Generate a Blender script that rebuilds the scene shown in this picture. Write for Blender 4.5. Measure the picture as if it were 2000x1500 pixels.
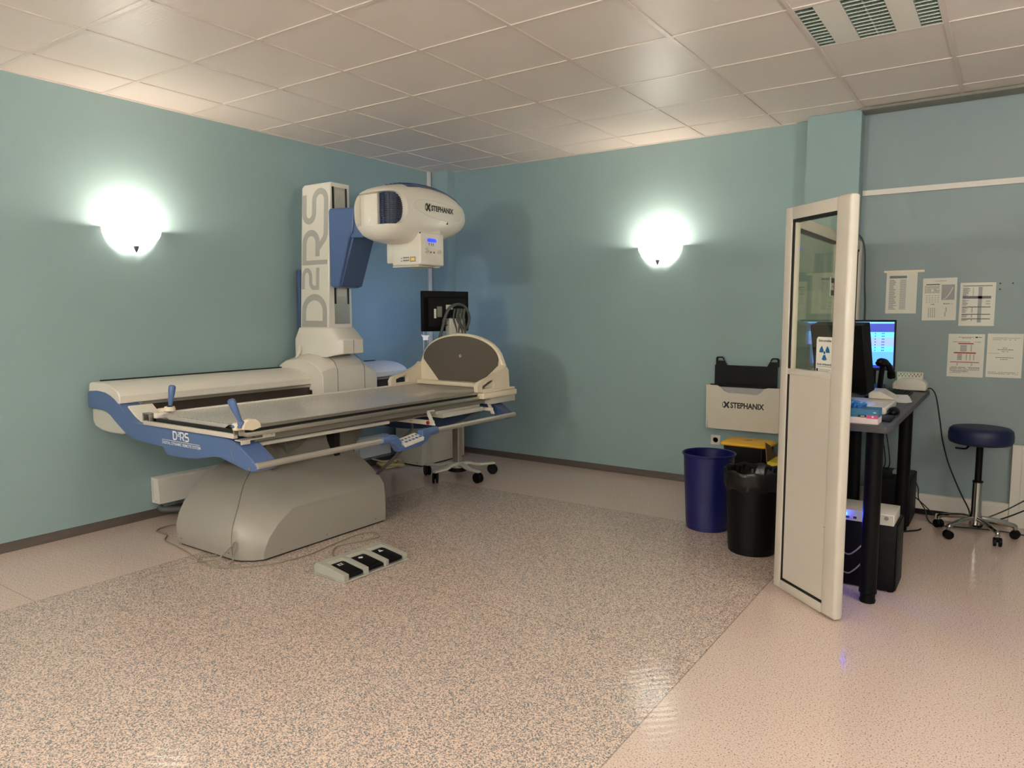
import bpy, bmesh, math, random
from mathutils import Vector, Matrix

for o in list(bpy.data.objects):
    bpy.data.objects.remove(o)
SC = bpy.context.scene
COL = SC.collection
RND = random.Random(7)

# ------------------------------------------------------------------ camera
cam = bpy.data.cameras.new('camera')
cam_o = bpy.data.objects.new('camera', cam)
COL.objects.link(cam_o)
cam.sensor_width = 36.0
cam.sensor_fit = 'HORIZONTAL'
cam.lens = 25.49
cam.clip_start = 0.05
R_ = ((0.823630, 0.567125, -0.001487), (-0.053643, 0.080515, 0.995309), (-0.564584, 0.819687, -0.096737))
cam_o.matrix_world = Matrix(((R_[0][0], R_[1][0], -R_[2][0], 4.977),
                             (R_[0][1], R_[1][1], -R_[2][1], -5.893),
                             (R_[0][2], R_[1][2], -R_[2][2], 1.441),
                             (0, 0, 0, 1)))
SC.camera = cam_o

# ------------------------------------------------------------------ world, exposure
H = 2.875
world = bpy.data.worlds.new('world')
SC.world = world
world.use_nodes = True
world.node_tree.nodes['Background'].inputs[0].default_value = (1.0, 0.86, 0.72, 1)
world.node_tree.nodes['Background'].inputs[1].default_value = 0.0
SC.view_settings.view_transform = 'Standard'
SC.view_settings.look = 'None'
SC.view_settings.gamma = 1.0
SC.view_settings.use_curve_mapping = False
SC.view_settings.exposure = 1.36
LAMP_COL = (1.0, 0.88, 0.79)
BULB_W = 6.0
BOWL_E = 1.25
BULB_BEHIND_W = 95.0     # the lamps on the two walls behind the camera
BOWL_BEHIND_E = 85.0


# ------------------------------------------------------------------ materials
def lin(h):
    if isinstance(h, str):
        h = h.lstrip('#')
        c = [int(h[i:i + 2], 16) / 255 for i in (0, 2, 4)]
    else:
        c = [v / 255 for v in h]
    return tuple(v / 12.92 if v <= 0.04045 else ((v + 0.055) / 1.055) ** 2.4 for v in c) + (1.0,)


MATS = {}


def mat(name, col, rough=0.5, metal=0.0, emit=None, estr=0.0, bump=0.0, bscale=200.0, spec=0.5, coat=0.0, var=0.0):
    m = bpy.data.materials.new(name)
    m.use_nodes = True
    nt = m.node_tree
    b = nt.nodes['Principled BSDF']
    c = lin(col)
    b.inputs['Base Color'].default_value = c
    b.inputs['Roughness'].default_value = rough
    b.inputs['Metallic'].default_value = metal
    b.inputs['Specular IOR Level'].default_value = spec
    b.inputs['Coat Weight'].default_value = coat
    if emit:
        b.inputs['Emission Color'].default_value = lin(emit)
        b.inputs['Emission Strength'].default_value = estr
    tc = nt.nodes.new('ShaderNodeTexCoord')
    nz = nt.nodes.new('ShaderNodeTexNoise')
    nz.inputs['Scale'].default_value = bscale
    nz.inputs['Detail'].default_value = 3
    nt.links.new(tc.outputs['Object'], nz.inputs['Vector'])
    if bump > 0:
        bp = nt.nodes.new('ShaderNodeBump')
        bp.inputs['Strength'].default_value = bump
        bp.inputs['Distance'].default_value = 0.002
        nt.links.new(nz.outputs['Fac'], bp.inputs['Height'])
        nt.links.new(bp.outputs['Normal'], b.inputs['Normal'])
    # faint procedural variation of the finish
    mr = nt.nodes.new('ShaderNodeMapRange')
    mr.inputs['To Min'].default_value = max(0.02, rough - 0.04)
    mr.inputs['To Max'].default_value = min(1, rough + 0.04)
    nt.links.new(nz.outputs['Fac'], mr.inputs['Value'])
    nt.links.new(mr.outputs['Result'], b.inputs['Roughness'])
    if var > 0:
        n2 = nt.nodes.new('ShaderNodeTexNoise')
        n2.inputs['Scale'].default_value = 1.7
        n2.inputs['Detail'].default_value = 4
        nt.links.new(tc.outputs['Object'], n2.inputs['Vector'])
        mx = nt.nodes.new('ShaderNodeMix')
        mx.data_type = 'RGBA'
        mx.inputs['A'].default_value = tuple(v * (1 - var) for v in c[:3]) + (1,)
        mx.inputs['B'].default_value = tuple(min(1, v * (1 + var)) for v in c[:3]) + (1,)
        nt.links.new(n2.outputs['Fac'], mx.inputs['Factor'])
        nt.links.new(mx.outputs['Result'], b.inputs['Base Color'])
    MATS[name] = m
    return m


M_teal = mat('teal_wall_paint', (146, 169, 169), 0.52, bump=0.10, bscale=120, var=0.03, spec=0.35)
M_grey_wall = mat('blue_grey_wall_paint', (146, 160, 162), 0.55, bump=0.10, bscale=120, var=0.03, spec=0.35)
M_plainwall = mat('pale_wall_paint', (205, 200, 188), 0.6, bump=0.1, bscale=120)
M_skirt = mat('brown_grey_skirting', (92, 82, 76), 0.45)
M_white_trim = mat('white_trim', (226, 220, 210), 0.4)
M_grid = mat('ceiling_grid_paint', (212, 199, 189), 0.4, spec=0.5)
M_wp = mat('white_plastic', (226, 219, 207), 0.32, coat=0.1)
M_wp2 = mat('cream_plastic', (232, 218, 193), 0.33, coat=0.1)
M_base = mat('grey_base_enamel', (160, 153, 143), 0.38, bump=0.05, bscale=300)
M_based = mat('dark_grey_enamel', (120, 115, 104), 0.5)  # darker grey enamel of the pillar, table frame and ceiling slab
M_slot = mat('black_slot', (14, 14, 14), 0.5)
M_blue = mat('blue_plastic', (80, 104, 150), 0.3, coat=0.2)
M_navy = mat('dark_blue_plastic', (64, 82, 118), 0.33, coat=0.2)
M_grille = mat('navy_grille', (46, 58, 92), 0.4)
M_table = mat('grey_tabletop', (180, 174, 167), 0.27, coat=0.3)
M_alu = mat('aluminium', (190, 184, 172), 0.32, metal=0.85)
M_steel = mat('brushed_steel', (196, 190, 181), 0.34, metal=0.6)
M_darkrail = mat('dark_rail', (62, 52, 44), 0.45)
M_char = mat('charcoal_laminate', (94, 84, 73), 0.38)
M_lett = mat('silver_lettering', (176, 173, 166), 0.3, metal=0.0)
M_white_ink = mat('white_ink', (232, 232, 228), 0.5)
M_ink = mat('black_ink', (26, 26, 30), 0.5)
M_greyink = mat('grey_ink', (120, 122, 124), 0.7)
M_redink = mat('red_ink', (168, 62, 50), 0.6)
M_blueink = mat('blue_ink', (28, 104, 160), 0.5)
M_paper = mat('paper', (226, 223, 212), 0.8)
M_black = mat('black_plastic', (6, 6, 7), 0.45, spec=0.2)
M_blackm = mat('matt_black', (7, 7, 8), 0.6, spec=0.3)
M_hose = mat('grey_hose', (78, 80, 76), 0.55)
M_cable = mat('grey_cable', (140, 130, 112), 0.55)
M_bcable = mat('black_cable', (18, 18, 18), 0.5)
M_coil = mat('yellowed_cable', (216, 196, 142), 0.5)
M_cab = mat('cabinet_white', (214, 205, 190), 0.45)
M_bin_blue = mat('blue_bin_plastic', (15, 19, 84), 0.35)
M_bin_black = mat('black_bin_plastic', (5, 5, 5), 0.42, spec=0.22)
M_yellow = mat('yellow_lid', (236, 180, 22), 0.4)
M_ycard = mat('yellow_card', (224, 196, 40), 0.55)
M_brown = mat('brown_card', (112, 84, 56), 0.7)
M_sheet = mat('grey_sheet', (160, 158, 160), 0.5)
M_gasket = mat('rubber_gasket', (14, 15, 14), 0.6)
M_frame = mat('white_enamel', (206, 197, 184), 0.35, coat=0.1)
M_desk = mat('grey_desktop', (74, 72, 74), 0.42, bump=0.05, bscale=80, var=0.06)
M_chrome = mat('chrome', (200, 198, 194), 0.12, metal=1.0)
M_stool = mat('navy_vinyl', (14, 26, 66), 0.5, bump=0.1, bscale=400)
M_glove = mat('blue_nitrile', (50, 118, 196), 0.45)
M_box_blue = mat('blue_carton', (58, 116, 152), 0.5)
M_box_white = mat('white_carton', (232, 214, 212), 0.55)
M_pink = mat('pink_print', (214, 80, 128), 0.55)
M_red = mat('red_button', (170, 24, 28), 0.35)
M_lcd = mat('blue_display', (20, 40, 255), 0.3, emit=(15, 35, 255), estr=1.6)
M_bled = mat('blue_led', (30, 60, 255), 0.3, emit=(30, 60, 255), estr=330.0)
M_gled = mat('green_led', (30, 220, 90), 0.3, emit=(40, 255, 110), estr=6.0)
M_wled = mat('white_led', (255, 255, 255), 0.3, emit=(255, 255, 255), estr=6.0)
M_dull_white = mat('grey_white_plastic', (200, 196, 184), 0.4)
M_pedal = mat('grey_cast_metal', (172, 170, 160), 0.42)
M_seam = mat('seam_grey', (128, 124, 114), 0.5)
M_liner = mat('bin_liner_film', (6, 6, 7), 0.32, bump=0.9, bscale=60)
M_louv = mat('louvre_mirror', (176, 190, 184), 0.26, metal=0.92)


M_finial = mat('dull_grey_metal', (98, 96, 92), 0.5, metal=0.5)


def screen_mat(name, c, s):
    return mat(name, c, 0.25, emit=c, estr=s)


M_scr_blue = screen_mat('screen_blue', (70, 130, 245), 0.9)
M_scr_navy = screen_mat('screen_navy', (24, 44, 150), 0.6)
M_scr_cyan = screen_mat('screen_cyan', (80, 170, 240), 0.8)
M_scr_lilac = screen_mat('screen_lilac', (120, 140, 230), 0.75)
M_scr_cart = screen_mat('screen_pale_blue', (120, 170, 255), 2.8)

# frosted glass bowl of the wall lamps: lit from inside, it gives off light
M_bowl = mat('lit_frosted_glass', (255, 250, 235), 0.4)
_b = M_bowl.node_tree.nodes['Principled BSDF']
_b.inputs['Emission Color'].default_value = (1.0, 0.885, 0.81, 1)
_b.inputs['Emission Strength'].default_value = BOWL_E

# clear lead glass
M_glass = bpy.data.materials.new('lead_glass')
M_glass.use_nodes = True
_nt = M_glass.node_tree
_nt.nodes.clear()
_out = _nt.nodes.new('ShaderNodeOutputMaterial')
_mx = _nt.nodes.new('ShaderNodeMixShader')
_tr = _nt.nodes.new('ShaderNodeBsdfTransparent')
_tr.inputs[0].default_value = (0.93, 0.95, 0.88, 1)
_gl = _nt.nodes.new('ShaderNodeBsdfGlossy')
_gl.inputs['Roughness'].default_value = 0.02
_fr = _nt.nodes.new('ShaderNodeLayerWeight')
_pw = _nt.nodes.new('ShaderNodeMath')
_pw.operation = 'POWER'
_pw.inputs[1].default_value = 4.0
_nt.links.new(_fr.outputs['Facing'], _pw.inputs[0])
_ma = _nt.nodes.new('ShaderNodeMath')
_ma.operation = 'MULTIPLY_ADD'
_ma.inputs[1].default_value = 0.8
_ma.inputs[2].default_value = 0.05
_nt.links.new(_pw.outputs[0], _ma.inputs[0])
_nt.links.new(_ma.outputs[0], _mx.inputs[0])
_nt.links.new(_tr.outputs[0], _mx.inputs[1])
_nt.links.new(_gl.outputs[0], _mx.inputs[2])
_nt.links.new(_mx.outputs[0], _out.inputs[0])


def floor_material():
    m = bpy.data.materials.new('speckled_vinyl_floor')
    m.use_nodes = True
    nt = m.node_tree
    L = nt.links.new
    b = nt.nodes['Principled BSDF']
    tc = nt.nodes.new('ShaderNodeTexCoord')
    sep = nt.nodes.new('ShaderNodeSeparateXYZ')
    L(tc.outputs['Object'], sep.inputs[0])

    def math_(op, a, bb=None, c=None):
        n = nt.nodes.new('ShaderNodeMath')
        n.operation = op
        for i, v in enumerate((a, bb, c)):
            if v is None:
                continue
            if isinstance(v, (int, float)):
                n.inputs[i].default_value = v
            else:
                L(v, n.inputs[i])
        return n.outputs[0]

    def ramp(fac, stops, interp='LINEAR'):
        r = nt.nodes.new('ShaderNodeValToRGB')
        r.color_ramp.interpolation = interp
        els = r.color_ramp.elements
        while len(els) < len(stops):
            els.new(0.5)
        for e, (p, c) in zip(els, stops):
            e.position = p
            e.color = c
        L(fac, r.inputs[0])
        return r.outputs[0]

    def noise(scale, detail=2.0, rough=0.5):
        n = nt.nodes.new('ShaderNodeTexNoise')
        n.inputs['Scale'].default_value = scale
        n.inputs['Detail'].default_value = detail
        n.inputs['Roughness'].default_value = rough
        L(tc.outputs['Object'], n.inputs['Vector'])
        return n.outputs['Fac']

    # dark flecked inlay: x 0.995..3.97, y < -1.16
    x, y = sep.outputs[0], sep.outputs[1]
    mask = math_('MULTIPLY', math_('MULTIPLY', math_('GREATER_THAN', x, 0.995), math_('LESS_THAN', x, 3.970)),
                 math_('LESS_THAN', y, -1.165))
    def cells(scale):
        v = nt.nodes.new('ShaderNodeTexVoronoi')
        v.inputs['Scale'].default_value = scale
        L(tc.outputs['Object'], v.inputs['Vector'])
        sp = nt.nodes.new('ShaderNodeSeparateColor')
        L(v.outputs['Color'], sp.inputs[0])
        return sp.outputs[0], sp.outputs[1]

    ca, cb = cells(235)
    mixed = math_('ADD', math_('MULTIPLY', ca, 0.62), math_('MULTIPLY', noise(120, 2.0), 0.38))
    dark = ramp(mixed, [(0.0, lin((96, 106, 116))), (0.30, lin((126, 130, 132))), (0.42, lin((176, 158, 150))),
                        (0.55, lin((210, 188, 173))), (0.66, lin((225, 204, 188))), (0.78, lin((230, 202, 182)))])
    n2 = noise(165, 2.0)
    light = ramp(n2, [(0.0, lin((110, 98, 94))), (0.35, lin((134, 118, 112))), (0.405, lin((208, 187, 175))),
                      (0.60, lin((216, 195, 182))), (0.72, lin((230, 210, 197)))])
    mx = nt.nodes.new('ShaderNodeMix')
    mx.data_type = 'RGBA'
    L(mask, mx.inputs['Factor'])
    L(light, mx.inputs['A'])
    L(dark, mx.inputs['B'])
    # welded seams
    def line(coord, at, w=0.0028):
        return math_('LESS_THAN', math_('ABSOLUTE', math_('SUBTRACT', coord, at)), w)
    s = line(x, 3.970, 0.003)
    s = math_('MAXIMUM', s, line(x, 0.995, 0.0025))
    s = math_('MAXIMUM', s, math_('MULTIPLY', line(y, -1.165, 0.0025), math_('MULTIPLY', math_('GREATER_THAN', x, 0.995), math_('LESS_THAN', x, 3.97))))
    s = math_('MAXIMUM', s, math_('MULTIPLY', line(y, -3.10, 0.002), mask))
    s = math_('MAXIMUM', s, math_('MULTIPLY', line(y, -4.35, 0.002), math_('LESS_THAN', x, 0.995)))
    mx2 = nt.nodes.new('ShaderNodeMix')
    mx2.data_type = 'RGBA'
    L(math_('MULTIPLY', s, 0.55), mx2.inputs['Factor'])
    L(mx.outputs['Result'], mx2.inputs['A'])
    mx2.inputs['B'].default_value = lin((112, 98, 80))
    L(mx2.outputs['Result'], b.inputs['Base Color'])
    # waxed, gently rippled surface
    w = nt.nodes.new('ShaderNodeTexWave')
    w.wave_type = 'RINGS'
    w.rings_direction = 'SPHERICAL'
    w.inputs['Scale'].default_value = 9.0
    w.inputs['Distortion'].default_value = 7.0
    w.inputs['Detail'].default_value = 1.0
    w.inputs['Detail Scale'].default_value = 0.35
    L(tc.outputs['Object'], w.inputs['Vector'])
    b1 = nt.nodes.new('ShaderNodeBump')
    b1.inputs['Strength'].default_value = 0.06
    b1.inputs['Distance'].default_value = 0.004
    L(w.outputs['Fac'], b1.inputs['Height'])
    b2 = nt.nodes.new('ShaderNodeBump')
    b2.inputs['Strength'].default_value = 0.03
    b2.inputs['Distance'].default_value = 0.002
    L(noise(55, 2), b2.inputs['Height'])
    L(b1.outputs['Normal'], b2.inputs['Normal'])
    L(b2.outputs['Normal'], b.inputs['Normal'])
    b.inputs['Roughness'].default_value = 0.115
    b.inputs['Specular IOR Level'].default_value = 0.45
    return m


def ceiling_material():
    m = bpy.data.materials.new('satin_ceiling_tile')
    m.use_nodes = True
    nt = m.node_tree
    L = nt.links.new
    b = nt.nodes['Principled BSDF']
    b.inputs['Base Color'].default_value = lin((220, 208, 199))
    b.inputs['Roughness'].default_value = 0.42
    b.inputs['Specular IOR Level'].default_value = 0.4
    tc = nt.nodes.new('ShaderNodeTexCoord')
    mp = nt.nodes.new('ShaderNodeMapping')
    mp.inputs['Scale'].default_value = (12, 160, 1)
    L(tc.outputs['Object'], mp.inputs['Vector'])
    n = nt.nodes.new('ShaderNodeTexNoise')
    n.inputs['Scale'].default_value = 1.0
    n.inputs['Detail'].default_value = 3
    L(mp.outputs[0], n.inputs['Vector'])
    bp = nt.nodes.new('ShaderNodeBump')
    bp.inputs['Strength'].default_value = 0.25
    bp.inputs['Distance'].default_value = 0.003
    L(n.outputs['Fac'], bp.inputs['Height'])
    L(bp.outputs['Normal'], b.inputs['Normal'])
    return m


M_floor = floor_material()
M_tile = ceiling_material()


# ------------------------------------------------------------------ builders
def smooth_pts(pts, n=6, closed=False):
    P = [Vector(p) for p in pts]
    out = []
    N = len(P)
    rng = range(N if closed else N - 1)
    for i in rng:
        p1, p2 = P[i], P[(i + 1) % N]
        p0 = P[(i - 1) % N] if (closed or i > 0) else p1 * 2 - p2
        p3 = P[(i + 2) % N] if (closed or i + 2 < N) else p2 * 2 - p1
        for k in range(n):
            t = k / n
            out.append(0.5 * ((2 * p1) + (p2 - p0) * t + (2 * p0 - 5 * p1 + 4 * p2 - p3) * t * t + (3 * p1 - p0 - 3 * p2 + p3) * t ** 3))
    if not closed:
        out.append(P[-1])
    return out


class MB:
    def __init__(self):
        self.bm = bmesh.new()
        self.slots = []
        self.cur = 0

    def mat(self, m):
        if m not in self.slots:
            self.slots.append(m)
        self.cur = self.slots.index(m)
        return self

    def face(self, vs):
        try:
            f = self.bm.faces.new(vs)
            f.material_index = self.cur
            return f
        except ValueError:
            return None

    def box(self, x0, x1, y0, y1, z0, z1, bev=0.0, seg=2):
        v = [self.bm.verts.new((x, y, z)) for x in (x0, x1) for y in (y0, y1) for z in (z0, z1)]
        fs = [self.face([v[i] for i in q]) for q in ((0, 1, 3, 2), (4, 6, 7, 5), (0, 4, 5, 1), (2, 3, 7, 6), (0, 2, 6, 4), (1, 5, 7, 3))]
        if bev > 0:
            es = list({e for f in fs for e in f.edges})
            r = bmesh.ops.bevel(self.bm, geom=es, offset=bev, segments=seg, affect='EDGES', profile=0.5)
            for f in r['faces']:
                f.material_index = self.cur
        return self

    def loft(self, rings, cap=True, closed=True):
        vr = [[self.bm.verts.new(p) for p in r] for r in rings]
        n = len(vr[0])
        for a, b in zip(vr, vr[1:]):
            for i in range(n if closed else n - 1):
                j = (i + 1) % n
                self.face([a[i], a[j], b[j], b[i]])
        if cap and closed:
            self.face(list(reversed(vr[0])))
            self.face(vr[-1])
        return self

    def prism(self, poly, axis, a0, a1):
        def P(p, a):
            return {'x': (a, p[0], p[1]), 'y': (p[0], a, p[1]), 'z': (p[0], p[1], a)}[axis]
        return self.loft([[P(p, a0) for p in poly], [P(p, a1) for p in poly]])

    def tube(self, pts, r, n=10, closed=False, cap=True):
        P = [Vector(p) for p in pts]
        N = len(P)
        T = []
        for i in range(N):
            if closed:
                t = P[(i + 1) % N] - P[i - 1]
            else:
                t = P[min(i + 1, N - 1)] - P[max(i - 1, 0)]
            if t.length < 1e-9:
                t = Vector((0, 0, 1))
            T.append(t.normalized())
        u = T[0].orthogonal().normalized()
        rings = []
        for i in range(N):
            u = (u - T[i] * u.dot(T[i]))
            u = u.normalized() if u.length > 1e-6 else T[i].orthogonal().normalized()
            w = T[i].cross(u)
            rr = r[i] if isinstance(r, (list, tuple)) else r
            rings.append([P[i] + (u * math.cos(2 * math.pi * k / n) + w * math.sin(2 * math.pi * k / n)) * rr for k in range(n)])
        if closed:
            rings.append(rings[0])
            vr = [[self.bm.verts.new(p) for p in q] for q in rings[:-1]]
            vr.append(vr[0])
            for a, b in zip(vr, vr[1:]):
                for i in range(n):
                    j = (i + 1) % n
                    self.face([a[i], a[j], b[j], b[i]])
            return self
        return self.loft(rings, cap)

    def lathe(self, prof, o, ax=(0, 0, 1), n=32, sx=1.0, sy=1.0, xdir=None, cap=True):
        o = Vector(o)
        A = Vector(ax).normalized()
        u = Vector(xdir).normalized() if xdir else A.orthogonal().normalized()
        w = A.cross(u)
        rings = [[o + A * h + (u * math.cos(2 * math.pi * k / n) * sx + w * math.sin(2 * math.pi * k / n) * sy) * max(r, 1e-4) for k in range(n)] for r, h in prof]
        return self.loft(rings, cap)

    def cyl(self, p0, p1, r, n=20):
        return self.tube([p0, p1], r, n)

    def sphere(self, c, r, n=14):
        if isinstance(r, (int, float)):
            r = (r, r, r)
        rings = []
        m = n // 2
        for i in range(m + 1):
            t = math.pi * (i / m)
            s = max(math.sin(t), 1e-3)
            rings.append([(c[0] + r[0] * s * math.cos(2 * math.pi * k / n), c[1] + r[1] * s * math.sin(2 * math.pi * k / n), c[2] - r[2] * math.cos(t)) for k in range(n)])
        return self.loft(rings)

    def stroke(self, pts, w, org, u, v, nrm, th=0.002, closed=False):
        """flat lettering stroke of width w laid in the plane (org,u,v), raised th along nrm"""
        org, u, v, nrm = Vector(org), Vector(u), Vector(v), Vector(nrm)
        P = [Vector((p[0], p[1])) for p in pts]
        N = len(P)
        Lp, Rp = [], []
        for i in range(N):
            if closed:
                d0 = (P[i] - P[i - 1]).normalized()
                d1 = (P[(i + 1) % N] - P[i]).normalized()
            else:
                d0 = (P[i] - P[i - 1]).normalized() if i > 0 else (P[1] - P[0]).normalized()
                d1 = (P[i + 1] - P[i]).normalized() if i < N - 1 else d0
            n0 = Vector((-d0.y, d0.x))
            n1 = Vector((-d1.y, d1.x))
            m = (n0 + n1)
            m = m.normalized() if m.length > 1e-6 else n0
            k = min(1.0 / max(m.dot(n0), 0.35), 2.0)
            Lp.append(P[i] + m * (w / 2 * k))
            Rp.append(P[i] - m * (w / 2 * k))
        to3 = lambda q, h: org + u * q.x + v * q.y + nrm * h
        rings = []
        for a, b in zip(Lp, Rp):
            rings.append([to3(a, th), to3(b, th), to3(b, -0.001), to3(a, -0.001)])
        vr = [[self.bm.verts.new(p) for p in r] for r in rings]
        if closed:
            vr.append(vr[0])
        for a, b in zip(vr, vr[1:]):
            for i in range(4):
                j = (i + 1) % 4
                self.face([a[i], a[j], b[j], b[i]])
        if not closed:
            self.face(vr[0])
            self.face(vr[-1])
        return self

    def text(self, s, size, org, u, v, nrm, th=0.001, align='LEFT', bold=0.0, width=None):
        cu = bpy.data.curves.new('lettering', 'FONT')
        cu.body = s
        cu.size = size
        cu.extrude = 0.0
        cu.offset = bold
        cu.align_x = align
        cu.resolution_u = 3
        ob = bpy.data.objects.new('lettering', cu)
        me = bpy.data.meshes.new_from_object(ob)
        org, u, v, nrm = Vector(org), Vector(u), Vector(v), Vector(nrm)
        sx = 1.0
        xs = [q.co.x for q in me.vertices]
        if width and xs:
            sx = width / max(max(xs) - min(xs), 1e-6)
        vs = [self.bm.verts.new(org + u * (q.co.x * sx) + v * q.co.y + nrm * th) for q in me.vertices]
        for p in me.polygons:
            self.face([vs[i] for i in p.vertices])
        bpy.data.objects.remove(ob)
        bpy.data.curves.remove(cu)
        bpy.data.meshes.remove(me)
        return self

    def bar(self, x0, x1, y0, y1, org, u, v, nrm, th=0.0006):
        org, u, v, nrm = Vector(org), Vector(u), Vector(v), Vector(nrm)
        self.face([self.bm.verts.new(org + u * a + v * b + nrm * th) for a, b in ((x0, y0), (x1, y0), (x1, y1), (x0, y1))])
        return self

    def build(self, name, m=None, parent=None, bevel=0.0, seg=2, ang=38, local=False, flat=False, kind=None, label=None, recalc=True):
        if recalc:
            bmesh.ops.recalc_face_normals(self.bm, faces=self.bm.faces)
        if parent is not None and not local:
            off = Vector((0, 0, 0))
            p = parent
            while p is not None:
                off += p.location
                p = p.parent
            bmesh.ops.translate(self.bm, verts=self.bm.verts, vec=-off)
        me = bpy.data.meshes.new(name)
        self.bm.to_mesh(me)
        self.bm.free()
        for s in (self.slots or [m]):
            me.materials.append(s)
        if not flat:
            me.shade_smooth()
            me.set_sharp_from_angle(angle=math.radians(ang))
        o = bpy.data.objects.new(name, me)
        COL.objects.link(o)
        if parent is not None:
            o.parent = parent
        if bevel > 0:
            bv = o.modifiers.new('bevel', 'BEVEL')
            bv.width = bevel
            bv.segments = seg
            bv.limit_method = 'ANGLE'
            bv.angle_limit = math.radians(35)
            bv.harden_normals = False
        if kind:
            o['kind'] = kind
        if label:
            o['label'] = label
        return o


def thing(name, label, cat, loc=(0, 0, 0), rotz=0.0, group=None):
    o = bpy.data.objects.new(name, None)
    o.empty_display_size = 0.1
    COL.objects.link(o)
    o.location = loc
    o.rotation_euler = (0, 0, rotz)
    tag(o, label, cat, group)
    return o


def tag(o, label, cat, group=None):
    o['label'] = label
    o['category'] = cat
    if group:
        o['group'] = group
    return o


def dup(root, loc, rotz=0.0, label=None, group=None):
    r = root.copy()
    COL.objects.link(r)
    r.location = loc
    r.rotation_euler = (0, 0, rotz)
    if label:
        r['label'] = label
    if group:
        r['group'] = group
    for ch in [c for c in bpy.data.objects if c.parent == root]:
        c = ch.copy()
        COL.objects.link(c)
        c.parent = r
        for g in [q for q in bpy.data.objects if q.parent == ch]:
            d = g.copy()
            COL.objects.link(d)
            d.parent = c
    return r


def arc(cx, cy, rx, ry, a0, a1, n=10):
    return [(cx + rx * math.cos(math.radians(a0 + (a1 - a0) * i / n)), cy + ry * math.sin(math.radians(a0 + (a1 - a0) * i / n))) for i in range(n + 1)]


X_, Y_, Z_ = Vector((1, 0, 0)), Vector((0, 1, 0)), Vector((0, 0, 1))
XR, YF = 6.45, -7.7      # the two walls behind the camera

# ================================================================== THE ROOM
MB().box(0, XR, YF, 0, -0.08, 0).build('floor', M_floor, kind='structure', flat=True)
MB().box(-0.1, 0, YF, 0.1, 0, H + 0.15).build('wall_left', M_teal, kind='structure', flat=True)
MB().box(0, 4.02, 0, 0.1, 0, H + 0.15).build('wall_back', M_teal, kind='structure', flat=True)
MB().box(4.02, XR + 0.1, 0, 0.1, 0, H + 0.15).build('wall_control', M_grey_wall, kind='structure', flat=True)
MB().box(XR, XR + 0.1, YF, 0, 0, H + 0.15).build('wall_right', M_teal, kind='structure', flat=True)
MB().box(-0.1, XR + 0.1, YF - 0.1, YF, 0, H + 0.15).build('wall_front', M_teal, kind='structure', flat=True)
# chase in the corner, pilaster at the end of the back wall
MB().box(0.0005, 0.214, -0.12, -0.0005, 0, H).build('pillar_corner', M_teal, kind='structure', flat=True)
MB().box(3.656, 4.02, -0.142, -0.0005, 0, H - 0.002).box(3.559, 3.6555, -0.022, -0.0005, 0, H - 0.003).build('pillar_back', M_teal, kind='structure', flat=True)
MB().box(0.0005, 0.02, -0.187, -0.145, 0, H - 0.001).build('trim_1', M_white_trim, kind='structure', bevel=0.003)
MB().box(4.025, XR, -0.022, -0.0005, 2.285, 2.325).build('trim_2', M_white_trim, kind='structure', bevel=0.003)
MB().box(4.0205, XR, -0.185, -0.03, H - 0.022, H - 0.004).build('trim_3', M_seam, kind='structure', flat=True)


def skirting(name, poly_axis, a0, a1, flip):
    # upstand with a small coved foot
    prof = [(0.0005, 0.057), (0.006, 0.057), (0.007, 0.02), (0.012, 0.008), (0.022, 0.0006), (0.0005, 0.0006)]
    b = MB()
    if poly_axis == 'y':
        b.prism(prof, 'y', a0, a1)
    else:
        b.prism([(-p[0], p[1]) for p in prof], 'x', a0, a1)
    return b.build(name, M_skirt, kind='structure', ang=60)


skirting('baseboard_left', 'y', YF, -0.19, False)
skirting('baseboard_back', 'x', 0.216, 3.555, False)
# white trunking along the foot of the control wall and up beside the stool
b = MB().box(4.03, 5.02, -0.035, -0.0005, 0.042, 0.152)
b.box(4.03, 5.02, -0.037, -0.034, 0.118, 0.121)
b.build('baseboard_right', M_white_trim, kind='structure', bevel=0.004)
MB().box(4.03, 5.0, -0.02, -0.0005, 0.0006, 0.041).build('trim_4', M_blackm, kind='structure', flat=True)
b = MB().box(5.021, 5.14, -0.05, -0.0005, 0.0006, 0.56)
b.box(5.075, 5.079, -0.053, -0.049, 0.1, 0.56)
b.build('trim_5', M_white_trim, kind='structure', bevel=0.004)

# ceiling: lay-in panels 0.6 m square in a T-bar grid
GX = [0.0] + [0.4253 + 0.6 * i for i in range(11)]
GX = [g for g in GX if g < XR] + [XR]
GY = [0.0, -0.3786] + [-0.3786 - 0.6 * j for j in range(1, 13)]
GY = [g for g in GY if g > YF] + [YF]
LX, LY = 7, 3        # cell of the ceiling light: x 4.025..4.625, y -1.579..-2.179
b = MB()
for i in range(len(GX) - 1):
    for j in range(len(GY) - 1):
        x0, x1, y0, y1 = GX[i], GX[i + 1], GY[j + 1], GY[j]
        if abs(x0 - 4.0253) < 0.01 and abs(y1 + 1.5786) < 0.01:
            continue
        b.box(x0 + 0.001, x1 - 0.001, y0 + 0.001, y1 - 0.001, H, H + 0.02)
b.build('ceiling', M_tile, kind='structure', flat=True)
MB().box(0, XR, YF, 0, H + 0.12, H + 0.14).build('ceiling_slab', M_based, kind='structure', flat=True)
b = MB()
for g in GX[1:-1]:
    b.box(g - 0.012, g + 0.012, YF, 0, H - 0.005, H - 0.0003)
for g in GY[1:-1]:
    b.box(0, XR, g - 0.012, g + 0.012, H - 0.0047, H - 0.0002)
b.box(0.0005, 0.022, YF, -0.19, H - 0.006, H - 0.0004)
b.box(0.215, 3.55, -0.022, -0.0005, H - 0.006, H - 0.0004)
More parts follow.
